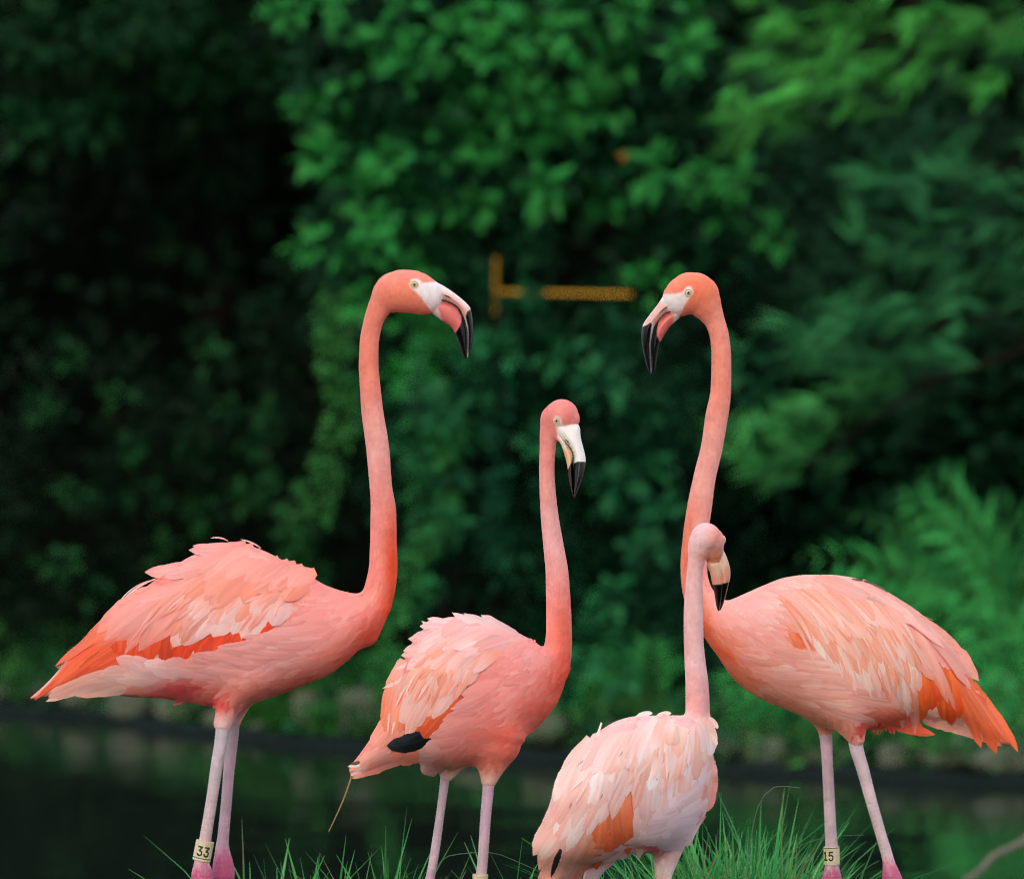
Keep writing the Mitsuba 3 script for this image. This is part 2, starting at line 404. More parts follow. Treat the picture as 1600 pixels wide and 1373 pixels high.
            w = b.front(uv) - (lift * 0.38 * (0.1 + t))[None, :, None] - 0.05 * wd * (prof[:, None] * (1 - s[None] ** 2))[None]
            X = np.concatenate([uv, w[..., None]], -1)
            base = b.paint(g, np.c_[g, np.zeros(len(g))])
            lum = 1 + 0.02 * r.normal(size=(len(g), 1))
            pale = r.random((len(g), 1)) ** 3 * 20
            base = base * lum + pale * np.array([0.25, 1, 1])
            col = base[:, None, None] + b.shift + ((t ** 2)[:, None, None] * np.array([3, 9, 9]) - (1 - t)[:, None, None] * np.array([1, 5, 5]))[None]
            col = np.broadcast_to(col, X.shape)
            VV.append(X.reshape(-1, 3)); CC.append(col.reshape(-1, 3))
            FF.append((fq[None] + (np.arange(len(g)) * nL * nW)[:, None, None] + n0).reshape(-1, 3)); n0 += len(g) * nL * nW
        b.flow = FP, FD
        VV, FF, CC = np.vstack(VV), np.vstack(FF), np.vstack(CC)
        k = b.key + '__plumage'
        scene[k] = {'type': 'ply', 'filename': meshkit.write_ply((b.world(VV), FF), False, None, lin(np.clip(CC, 0, 255)), normals=b.normals(VV, FF, 0.4)), 'face_normals': False, 'bsdf': {'type': 'ref', 'id': mat}}
        tag(k, kind='stuff')

    def fuzz(b, n, long, v_min):
        """Fine loose barbs along the edges of the plumage."""
        r = b.rng
        edge = np.argwhere(b.inside & ~ndimage.binary_erosion(b.inside, iterations=1))
        g = edge[r.integers(len(edge), size=n)] * H + b.o[:2] + r.uniform(0, H, (n, 2))
        sm = ndimage.gaussian_filter(b.inside.astype(float), 2.5)
        gx, gy = np.gradient(sm)
        q = np.clip(((g - b.o[:2]) / H).astype(int), 0, np.array(b.inside.shape) - 1)
        out = -np.stack([gx[q[:, 0], q[:, 1]], gy[q[:, 0], q[:, 1]]], 1); out /= np.linalg.norm(out, axis=1, keepdims=True) + 1e-9
        FP, FD = b.flow
        wgt = 1 / (((g[:, None] - FP[None]) ** 2).sum(-1) + 60.0) ** 1.5
        d = (wgt[..., None] * FD).sum(1); d /= np.linalg.norm(d, axis=1, keepdims=True) + 1e-9
        ok = ((d * out).sum(1) > -0.5) & (g[:, 1] > v_min) & (out[:, 1] < 0.3)
        e_ = np.clip(((g - b.o[:2]) / H).astype(int), 0, np.array(b.inside.shape) - 1)
        ok &= ndimage.maximum_filter(ndimage.distance_transform_edt(b.inside), 15)[e_[:, 0], e_[:, 1]] * H > 26
        g, out, d = g[ok], out[ok], d[ok]; m = len(g)
        thick = ndimage.distance_transform_edt(b.inside)
        th = ndimage.maximum_filter(thick, 15)[np.clip(((g - b.o[:2]) / H).astype(int), 0, np.array(b.inside.shape) - 1)[:, 0], np.clip(((g - b.o[:2]) / H).astype(int), 0, np.array(b.inside.shape) - 1)[:, 1]] * H
        L = np.where(th < 26, 4.0, long) * r.uniform(0.5, 1.4, m)
        e = d + out * r.uniform(0.1, 0.7, (m, 1)); e /= np.linalg.norm(e, axis=1, keepdims=True)
        w0 = b.front(g - out * 4, True) + r.uniform(-1, 6, m)
        t = np.array([0, 0.5, 1.0])
        C = g[:, None] - out[:, None] * 1.5 + e[:, None] * (t[None] * L[:, None])[..., None] + d[:, None] * ((t ** 2)[None] * L[:, None] * 0.25)[..., None]
        N = np.stack([-e[:, 1], e[:, 0]], 1)
        wd = np.array([0.55, 0.45, 0.12])
        X = np.stack([C - N[:, None] * wd[None, :, None], C + N[:, None] * wd[None, :, None]], 2)
        W = np.broadcast_to(w0[:, None, None, None], X.shape[:3] + (1,))
        V = np.concatenate([X, W], -1).reshape(-1, 3)
        f1 = np.array([[0, 1, 3], [0, 3, 2], [2, 3, 5], [2, 5, 4]])
        F_ = (f1[None] + (np.arange(m) * 6)[:, None, None]).reshape(-1, 3)
        c = np.repeat(b.paint(g, np.c_[g, np.zeros(m)]) + b.shift + np.array([3, 10, 10]), 6, 0)
        scene[b.key + '__down'] = mikit.ply((b.world(V), F_), 'plumage_material', color=lin(np.clip(c, 0, 255)))
        tag(b.key + '__down', kind='stuff')

    def bill(b, name, poly, R, W, mid, regions, base, h=1.0, bulge=None):
        """A horny half of the bill: an outline filled out to a rounded, tapering body."""
        P = rounded(poly, 2)
        lo, hi = P.min(0) - 5, P.max(0) + 5
        U, V = np.arange(lo[0], hi[0], h), np.arange(lo[1], hi[1], h)
        UU, VV = np.meshgrid(U, V, indexing='ij')
        d2 = poly_sdf(P, UU, VV)
        mm = mid(UU, VV)
        w0, w1 = mm.min() - W - 4, mm.max() + W + 4
        Wg = np.arange(w0, w1, h)
        q = np.maximum(d2 + R, 0)
        ww = (Wg[None, None] - mm[..., None]) * (R / W)
        f = np.sqrt(q[..., None] ** 2 + ww ** 2) - R
        Vx, Fc = surface_nets(f.astype(np.float32), h)
        X = Vx + np.array([lo[0], lo[1], w0])
        c = np.broadcast_to(np.asarray(base, float), X.shape).copy()
        for rp, rc, soft in regions:
            k = sstep(soft, -soft, poly_sdf(rp, X[:, 0], X[:, 1]))[:, None]
            c = c * (1 - k) + np.asarray(rc, float) * k
        c = c * (1 + 0.08 * (meshkit.fbm(X * 0.12, 3)[:, None] - 0.5))
        m = trimesh.Trimesh(b.world(X), Fc, process=False)
        if m.volume < 0: m.faces = m.faces[:, ::-1]
        scene[f'{b.key}__{name}'] = mikit.ply(m, 'bill_material', smooth=True, color=lin(np.clip(c, 0, 255)))

    def ridge(b, key, pts, wid, color, lift, mat='bill_material', mid=None):
        """A thin raised or sunken line following the front surface given by mid(u, v)."""
        P = spline(np.asarray(pts, float), 18)
        w = mid(P[:, 0], P[:, 1]) - lift
        k = np.sin(np.linspace(0.12, 3.02, len(P)))
        V, f = tube(np.c_[P, w], wid * k, 8)
        scene[key] = mikit.ply((b.world(V), f), mat, smooth=True, color=np.broadcast_to(lin(color), (len(V), 3)))

    def eye(b, u, v, r, name='eye', w=None, side=-1, ring=True):
        w = b.front(np.array([[u, v]]))[0] if w is None else w
        sp = trimesh.creation.icosphere(3, 1.0)
        n = sp.vertices
        d = np.hypot(n[:, 0], n[:, 1])
        facing = n[:, 2] * side > 0
        c = np.where(((d < 0.42) & facing)[:, None], [18, 16, 12], np.where(((d < 0.86) & facing)[:, None], [222, 214, 150], [150, 135, 110]))
        P = n * np.array([r, r, r * 0.75]) + np.array([u, v, w + side * (r * 0.05)])
        scene[f'{b.key}__{name}'] = mikit.ply((b.world(P), sp.faces), 'eye_material', smooth=True, color=lin(c))
        if not ring: return
        th = np.linspace(0, 2 * np.pi, 25)[:-1]
        ring = np.stack([u + 1.12 * r * np.cos(th), v + 1.12 * r * np.sin(th), np.full(24, w + side * r * 0.25)], 1)
        ring[:, 2] = np.minimum(ring[:, 2], b.front(ring[:, :2]) - 0.3) if side < 0 else ring[:, 2]
        V, f = tube(np.vstack([ring, ring[:1]]), 0.26 * r, 8)
        scene[f'{b.key}__{name}__eye_ring'] = mikit.ply((b.world(V), f), 'plumage_material', smooth=True, color=np.broadcast_to(lin([226, 205, 192]), (len(V), 3)))

    def leg(b, name, pts, ankle, foot, tint, joint=(200, 95, 140), scutes=26):
        """Shank down to the ankle joint, the joint, and the foot shank below it; foot = (u, v, w, heading in degrees)."""
        P = np.asarray(pts, float)
        n = 60
        S = spline(P, n)
        A = np.asarray(ankle, float)
        low = np.array([[A[0], A[1], A[2], A[3]], [A[0] + (foot[0] - A[0]) * 0.12, A[1] + (foot[1] - A[1]) * 0.12, A[2], A[3] * 0.72],
                        [(A[0] + foot[0]) / 2, (A[1] + foot[1]) / 2, (A[2] + foot[2]) / 2, A[3] * 0.5], [foot[0], foot[1] - 12, foot[2], A[3] * 0.52], [foot[0], foot[1] - 4, foot[2], A[3] * 0.6]])
        mid = np.array([[A[0] + (S[-1, 0] - A[0]) * 0.3, A[1] - 13, A[2], A[3] * 0.93]])
        Q = spline(np.vstack([P, mid, low]), 90)
        sides = 18
        V, f = tube(Q[:, :3], Q[:, 3], sides)
        vv = V[:, 1]
        k = sstep(P[-1, 1] - 10, P[-1, 1] + 22, vv + 6 * np.sin(V[:, 0] * 1.3))[:, None]
        j2 = sstep(A[1] + 30, A[1] + 110, vv)[:, None]
        nz = meshkit.fbm(V * 0.06, 3)[:, None] - 0.5
        c = np.asarray(tint[0], float) * (1 - sstep(P[0, 1], P[-1, 1], vv)[:, None]) + np.asarray(tint[1], float) * sstep(P[0, 1], P[-1, 1], vv)[:, None]
        c = c * (1 - k) + np.asarray(joint, float) * k
        c = c * (1 - j2) + np.array([212, 160, 176]) * j2
        c = c * (1 + 0.22 * nz) + np.array([14, 0, 4]) * nz
        ring = np.concatenate([np.tile(np.arange(sides) / sides, 90), [0, 0]])
        along = np.concatenate([np.repeat(np.linspace(0, scutes * 2.2, 90), sides), [0, scutes * 2.2]])
        key = f'{b.key}__{name}'
        scene[key] = mikit.ply((b.world(V), f), 'leg_material', smooth=True, uv=np.c_[ring, along], color=lin(np.clip(c, 0, 255)))
        # webbed foot: three toes, a hind toe and the web between them
        fu, fv, fw, hd = foot
        parts, tips = [], []
        for da, ln in ((-32, 78), (0, 88), (32, 78)):
            a = math.radians(hd + da)
            e = np.array([fu + ln * math.cos(a), fv - 2, fw + ln * math.sin(a)])
            m_ = np.array([fu + ln * 0.5 * math.cos(a), fv - 5, fw + ln * 0.5 * math.sin(a)])
            parts.append(tube(spline([[fu, fv - 7, fw], m_, e], 9), np.linspace(6, 2.2, 9), 8)); tips.append(e)
        for x, y in ((0, 1), (1, 2)):
            o = np.array([fu, fv - 5, fw]); mid_ = (tips[x] + tips[y]) / 2 * 0.86 + o * 0.14
            tri = [o, tips[x], mid_, tips[y]]
            up = np.array([0, -1.2, 0])
            Vw = np.array([q + up for q in tri] + [q - up for q in tri])
            parts.append((Vw, np.array([[0, 1, 2], [0, 2, 3], [4, 6, 5], [4, 7, 6], [0, 5, 1], [0, 4, 5], [1, 6, 2], [1, 5, 6], [2, 7, 3], [2, 6, 7], [3, 4, 0], [3, 7, 4]])))
        a = math.radians(hd + 180)
        parts.append(tube([[fu, fv - 12, fw], [fu + 16 * math.cos(a), fv - 7, fw + 16 * math.sin(a)], [fu + 24 * math.cos(a), fv - 2, fw + 24 * math.sin(a)]], [4, 3, 1.5], 8))
        Vf, Ff, _ = merge(parts)
        scene[key + '__foot'] = mikit.ply((b.world(Vf), Ff), 'leg_material', smooth=40 if False else False, uv=np.c_[Vf[:, 0] * 0.02, Vf[:, 2] * 0.3], color=np.broadcast_to(lin([205, 130, 150]), (len(Vf), 3)))

    def band(b, leg, c0, c1, r, text=None, turn=0.0, th=20.0, line=False, label=None):
        """A ring round the leg from c0 to c1 with printed numbers wrapped on it."""
        c0, c1 = np.asarray(c0, float), np.asarray(c1, float)
        ax = c1 - c0; Lh = np.linalg.norm(ax); ax /= Lh
        x = np.cross(ax, [0, 0, 1.0]); x /= np.linalg.norm(x)       # to one side
        y = np.cross(x, ax)                                          # towards or away from the front
        if y[2] > 0: y = -y
        if x[0] < 0: x = -x
        n = 48
        th_ = np.arange(n) * 2 * np.pi / n
        dirs = np.sin(th_)[:, None] * x + np.cos(th_)[:, None] * y
        prof = [(r - 2.0, 0), (r - 0.5, 0), (r, 0.6), (r, Lh - 0.6), (r - 0.5, Lh), (r - 2.0, Lh)]
        V = np.vstack([c0 + dirs * pr + ax * z for pr, z in prof])
        m = len(prof)
        i, j = np.meshgrid(np.arange(m), np.arange(n), indexing='ij')
        q = np.stack([i * n + j, ((i + 1) % m) * n + j, ((i + 1) % m) * n + (j + 1) % n, i * n + (j + 1) % n], -1).reshape(-1, 4)
        key = f'{b.key}__{leg}__leg_band'
        mesh = trimesh.Trimesh(b.world(V), np.vstack([q[:, [0, 1, 2]], q[:, [0, 2, 3]]]), process=False)
        if mesh.volume < 0: mesh.faces = mesh.faces[:, ::-1]
        scene[key] = mikit.ply(mesh, 'band_material', smooth=25)
        tag(key, label)
        parts = []
        if text:
            t = meshkit.text_mesh(text, th, 0.5, bold=True)
            v = np.array(t.vertices)
            v, fc = trimesh.remesh.subdivide_to_size(v, t.faces, 2.5)
            v = v * [0.80, 1, 1]
            v[:, 0] -= (v[:, 0].min() + v[:, 0].max()) / 2
            ang = v[:, 0] / r + turn
            z = Lh / 2 + th / 2 - v[:, 1]
            rr = r + 0.15 + v[:, 2]
            parts.append((c0 + (np.sin(ang)[:, None] * x + np.cos(ang)[:, None] * y) * rr[:, None] + ax * z[:, None], fc))
        if line:
            for z in line:
                V2 = np.vstack([c0 + dirs * pr + ax * (z * Lh + dz) for pr, dz in ((r + 0.05, -0.6), (r + 0.35, -0.6), (r + 0.35, 0.6), (r + 0.05, 0.6))])
                i, j = np.meshgrid(np.arange(4), np.arange(n), indexing='ij')
                q = np.stack([i * n + j, ((i + 1) % 4) * n + j, ((i + 1) % 4) * n + (j + 1) % n, i * n + (j + 1) % n], -1).reshape(-1, 4)
                parts.append((V2, np.vstack([q[:, [0, 1, 2]], q[:, [0, 2, 3]]])))
        if parts:
            Vt, Ft, _ = merge(parts)
            scene[key.replace('__leg_band', '__leg_band_print') if False else f'{b.key}__{leg}__band_print'] = mikit.ply((b.world(Vt), Ft), 'ink_material')
            tag(f'{b.key}__{leg}__band_print', f'dark printed number {text} on the leg band')

def painter(base, blobs, polys=()):
    """Plumage colour by place on the bird, with some painted light: base, gaussian patches (u, v, ru, rv, colour, strength), sharp-edged patches (outline, colour, softness)."""
    def fn(uv, P):
        c = np.broadcast_to(np.asarray(base, float), (len(uv), 3)).copy()
        for u, v, ru, rv, col, k in blobs:
            a = k * np.exp(-(((uv[:, 0] - u) / ru) ** 2 + ((uv[:, 1] - v) / rv) ** 2))[:, None]
            c = c * (1 - a) + np.asarray(col, float) * a
        for poly, col, soft in polys:
            lo, hi = np.min(poly, 0) - 4 * soft, np.max(poly, 0) + 4 * soft
            near = ((uv > lo) & (uv < hi)).all(1)
            if near.any():
                a = sstep(soft, -soft, poly_sdf(poly, uv[near, 0], uv[near, 1]))[:, None]
                c[near] = c[near] * (1 - a) + np.asarray(col, float) * a
        return c
    return fn

PALE, PINK, SALMON, CORAL, ORANGE, RED = (244, 205, 205), (240, 165, 158), (240, 146, 126), (238, 122, 96), (240, 100, 48), (228, 66, 34)
WHITE = (246, 226, 228)

def zoomed(x0, y0, k): return lambda pts: [(x0 + x / k, y0 + y / k) for x, y in pts]
GROUP = 'flamingos on the grassy bank'

def bird_left():
    b = Flamingo('flamingo', 10.10)
    z = zoomed(30, 820, 2.5397)
    neck = [(566, 985, 0, 27), (578, 962, 0, 25.5), (588, 938, 0, 25), (594.5, 915, 0, 24), (598, 893, 0, 22.6), (599, 878, 0, 22), (599, 850, 0, 21), (599, 800, 0, 20), (595, 760, 0, 17.5), (590, 700, 0, 18), (581.5, 640, 0, 17), (578, 600, 0, 16),
            (576, 568, 0, 15.5), (577, 536, 0, 15), (581, 512, 0, 15), (588, 490, 0, 16.5), (597, 474, 0, 20), (612, 458, 0, 28)]
    head = [(612, 458, 0, 28), (628, 455, 0, 33.5), (645, 456, 0, 33.5), (658, 461, 0, 31), (668, 464, 0, 27), (674, 466, 0, 20)]
    face = [(640, 444), (643.5, 437), (650, 435), (657, 438), (661, 442), (682, 440), (702, 448), (702, 502), (690, 501), (678, 491), (669, 480), (660, 467), (651, 457), (643, 450)]
    paint = painter((238, 148, 136), [
        (590, 690, 40, 90, (243, 182, 174), 0.9), (585, 560, 40, 70, (243, 142, 116), 0.9), (640, 460, 60, 40, (245, 138, 104), 0.9), (620, 430, 30, 16, (240, 150, 140), 0.5),
        (614, 880, 12, 70, (233, 86, 48), 1.0), (612, 950, 16, 40, (226, 74, 40), 1.0), (588, 990, 26, 34, (228, 84, 52), 0.9), (550, 1030, 34, 26, (230, 96, 66), 0.8), (500, 1060, 40, 18, (230, 105, 84), 0.7),
        (520, 950, 50, 36, (242, 166, 160), 0.6), (400, 1015, 90, 34, (244, 184, 186), 0.9), (430, 1000, 60, 24, (246, 196, 198), 0.6), (390, 868, 90, 20, (247, 190, 182), 0.6), (250, 1045, 70, 22, (243, 205, 208), 0.9), (120, 1070, 80, 20, (240, 188, 176), 0.9),  # the pale patch along the back top is a painted highlight
        (290, 1076, 36, 17, (196, 60, 62), 1.0), (345, 1097, 22, 14, (224, 60, 44), 1.0), (230, 1086, 50, 9, (226, 110, 88), 0.7), (450, 1075, 60, 14, (228, 104, 84), 0.6),
        (350, 1134, 36, 24, (247, 214, 214), 1.0), (440, 890, 60, 30, (241, 150, 132), 0.6)], [(face, (246, 240, 242), 2.0)])
    b.body(((30, 705), (405, 1160), (-110, 110)),
           [(46, 1090), (73, 1066), (109, 1026), (168, 968), (200, 937), (240, 908), (300, 868), (345, 852), (376, 850), (408, 859), (435, 872), (475, 894), (510, 915), (546, 926), (575, 930), (592, 936), (604, 948)],
           [(46, 1093), (109, 1084), (160, 1083), (203, 1089), (250, 1091), (286, 1097), (333, 1104), (384, 1101), (424, 1090), (471, 1072), (510, 1056), (542, 1033), (573, 1001), (596, 972), (602, 958), (604, 952)],
           [(46, 3), (109, 12), (168, 28), (250, 62), (330, 82), (420, 88), (500, 75), (550, 58), (586, 34), (604, 8)], [(46, 0), (604, 0)],
           [(neck, 11), (head, 6), ([(390, 1050, -35, 42), (362, 1094, -35, 21), (349, 1128, -35, 14)], 12), ([(395, 1050, 35, 40), (374, 1094, 35, 20), (362, 1128, 35, 13)], 12)], paint)
    flow = [(600, 800, 92), (590, 700, 88), (578, 560, 90), (600, 930, 112), (560, 980, 150), (500, 950, 170), (480, 1020, 168), (430, 1060, 160), (400, 1000, 182), (340, 1050, 185), (440, 890, 195), (345, 855, 180),
            (240, 910, 145), (350, 1110, 95), (150, 1060, 170), (540, 1030, 150)]
    b.plumage(flow, [(z([(60, 690), (440, 520), (1060, 380), (1180, 180), (1390, 250), (1480, 250), (1440, 400), (1220, 600), (900, 700), (760, 690), (560, 675), (200, 665)]), 9.5, 30, 15, 2.0),
                     ([(370, 850), (440, 870), (520, 915), (480, 960), (400, 930)], 9.5, 30, 15, 2.0),
                     ([(555, 930), (580, 870), (579, 800), (575, 700), (563, 600), (562, 530), (590, 530), (592, 600), (606, 700), (617, 800), (620, 880), (615, 935)], 5.0, 13, 7, 0.7)])
    R = lambda *a, **k: b.row('wing__feather', *a, **k)
    b.row('tail__feather', z([(420, 560), (470, 640)]), z([(118, 680), (255, 668)]), 8, 24, [(241, 184, 172), (243, 196, 190)], [(243, 196, 182), (240, 180, 165)], lift=3, bend=0.03)
    R(z([(560, 400), (600, 470)]), z([(195, 592), (335, 560)]), 7, 22, [(230, 74, 38)], [(236, 92, 52)], bend=0.05, lift=3, own=0.86)
    R(z([(520, 330), (560, 400)]), z([(140, 618), (275, 568)]), 8, 21, [(236, 92, 52), (232, 78, 40)], [(240, 104, 60), (236, 86, 46)], bend=0.06, lift=6, own=0.86)
    R(z([(430, 330), (520, 360)]), z([(185, 530), (300, 470)]), 5, 16, [(240, 140, 118)], [(240, 118, 84)], bend=0.05, lift=9)
    R(z([(620, 470), (1050, 355)]), z([(600, 540), (940, 455)]), 12, 26, [(230, 60, 26)], [(236, 72, 32)], lift=4, bend=0.12, own=0.86)
    R(z([(400, 360), (640, 380)]), z([(380, 525), (590, 535)]), 7, 30, [(238, 92, 48), (232, 70, 32)], [(234, 74, 36), (238, 88, 44)], lift=6, bend=0.08, own=0.86)
    R(z([(760, 330), (1070, 270)]), z([(600, 478), (1020, 372)]), 10, 36, [(241, 168, 152), (245, 200, 194)], [(250, 228, 230), (246, 212, 214)], lift=8, bend=0.12)
    R(z([(640, 250), (820, 220)]), z([(330, 430), (580, 450)]), 7, 38, [(240, 150, 134)], [(239, 158, 148), (240, 170, 164)], lift=9, bend=0.1)
    R(z([(800, 230), (1110, 230)]), z([(620, 420), (1000, 340)]), 9, 36, [(240, 140, 114), (242, 186, 178)], [(242, 162, 142), (249, 218, 217), (242, 150, 124)], lift=11, bend=0.12)
    R(z([(860, 150), (1160, 210)]), z([(620, 300), (1070, 290)]), 10, 32, [(241, 146, 122)], [(242, 160, 142), (240, 142, 116)], lift=13, bend=0.1)
    R(z([(900, 95), (1170, 175)]), z([(700, 190), (1100, 235)]), 9, 28, [(240, 152, 136)], [(242, 164, 150)], lift=12, bend=0.08)
    R(z([(700, 200), (1110, 250)]), z([(470, 400), (1000, 360)]), 16, 7, [(240, 146, 122), (244, 200, 194)], [(244, 190, 182), (240, 152, 132)], lift=17, bend=0.1, jit=16, point=0.3)
    for p, q, w, bd in [((800, 150), (350, 375), 22, 0.08), ((770, 170), (400, 345), 22, 0.08), ((850, 110), (560, 200), 22, 0.07), ((780, 120), (500, 186), 22, 0.14), ((820, 95), (600, 190), 18, 0.1), ((930, 80), (675, 98), 17, 0.06),
                        ((900, 66), (690, 82), 12, 0.1), ((780, 190), (430, 310), 24, 0.1), ((720, 230), (365, 362), 20, 0.06), ((960, 100), (740, 130), 18, 0.1)]:
        b.put('back__feather', b.feather(*z([p, q]), w, (240, 152, 138), (240, 172, 168), -bd, 9, 0.6, ragged=0.06))
    for p, q, bd in [((560, 205), (398, 308), 0.12), ((540, 215), (400, 300), 0.18), ((960, 90), (880, 55), 0.1), ((830, 62), (760, 52), 0.2)]:
        b.put('back__feather', b.feather(*z([p, q]), 2.5, (240, 170, 160), (250, 225, 220), bd, 5, 0.3, nW=3), own=1.0)
    R(z([(1180, 395), (760, 540)]), z([(1010, 415), (650, 535)]), 22, 20, [(240, 160, 152)], [(240, 172, 168), (240, 180, 180)], lift=11, bend=-0.1, order=-1, point=0.25)
    R(z([(1220, 440), (820, 600)]), z([(1050, 430), (640, 580)]), 20, 20, [(240, 160, 154)], [(240, 170, 166), (240, 180, 180)], lift=5, bend=-0.08, order=-1, point=0.25)
    R(z([(720, 555), (560, 570)]), z([(590, 548), (380, 540)]), 6, 34, [(240, 182, 180)], [(245, 208, 212)], lift=12, bend=-0.1)
    R(z([(560, 600), (470, 590)]), z([(400, 590), (300, 580)]), 5, 30, [(241, 190, 184)], [(243, 204, 198)], lift=8, bend=-0.04)
    m0 = lambda u, v: 0 * u
    b.bill('lower_bill', [(656, 462), (674, 465.5), (689, 468), (702, 472), (715, 479.5), (723, 491), (728, 504), (731, 520), (731, 552), (729, 562), (722, 554), (716.6, 536), (711.7, 521.6), (705, 510), (692, 502.5), (682, 495), (670, 486), (658, 474)],
           14, 14, m0, [([(650, 450), (681, 462), (684, 480), (693, 506), (650, 506)], (236, 216, 214), 2.5),
                        ([(690, 466), (704, 473.5), (715, 482), (721, 494), (721.5, 504), (717.5, 512), (713, 519), (709, 523), (712, 575), (742, 575), (738, 500), (724, 486), (713, 475), (700, 468)], (7, 8, 10), 1.2)], (231, 124, 122))
    b.bill('upper_bill', [(652, 443), (664, 440.5), (683, 441), (699, 450), (715, 461.5), (729.6, 474), (736.5, 483), (739.5, 504), (739, 533), (735, 550), (730, 562), (729.5, 550), (730.5, 520), (727.5, 504), (722.5, 491.5), (714.5, 480), (701, 472.5), (688, 468.5), (673, 466.5), (656, 464)],
           16, 15.5, m0, [([(686, 452), (700, 458), (716, 466), (728, 478), (736, 484), (730, 500), (720, 488), (706, 474), (684, 470), (682, 460)], (243, 196, 192), 5), ([(745, 480), (737, 483), (730, 487.5), (728, 495), (731, 508), (732.5, 520), (731.5, 570), (750, 570)], (7, 8, 10), 1.2)], (246, 240, 242))
    b.ridge('flamingo__mouth_line', [(672, 466), (689, 468.5), (702, 472.5), (714.5, 479.8), (722.5, 491)], 1.3, (40, 26, 28), 13.2, mid=m0)
    b.ridge('flamingo__nostril', [(692, 460), (699, 463), (706, 467)], 1.2, (70, 40, 40), 13.6, mid=m0)
    b.ridge('flamingo__bill_edge', [(730, 492), (731.5, 515), (731, 552)], 1.0, (120, 124, 130), 8, mid=m0)
    b.eye(648, 445, 4.7)
    b.eye(648, 445, 4.7, 'eye_001', w=30, side=1)
    fv = HOR + HC / b.s
    b.leg('leg', [(350, 1118, -35, 12), (349, 1135, -35, 11), (339, 1200, -35, 9.6), (331.5, 1250, -35, 9), (321.5, 1310, -35, 9.5), (316, 1343, -35, 11.5)], (317, 1372, -35, 17.5), (336, fv, -35, 5), [(216, 204, 222), (220, 192, 200)])
    b.leg('leg_001', [(363, 1118, 35, 10.5), (361, 1150, 35, 10), (356, 1200, 35, 9), (352, 1250, 35, 8.6), (346.5, 1310, 35, 9.2), (345, 1328, 35, 11)], (347, 1368, 35, 18), (374, fv, 35, -5), [(204, 180, 196), (214, 178, 202)])
    b.band('leg', (321.8, 1311, -35), (315.6, 1342, -35), 14.2, '33', 0.05, 15, line=(0.86,), label='cream leg band with the number 33')
    b.finish(); b.fuzz(2400, 10, 510)
    tag('flamingo', 'leftmost flamingo, facing right with a raised head and a leg band reading 33', 'flamingo', GROUP)
bird_left()

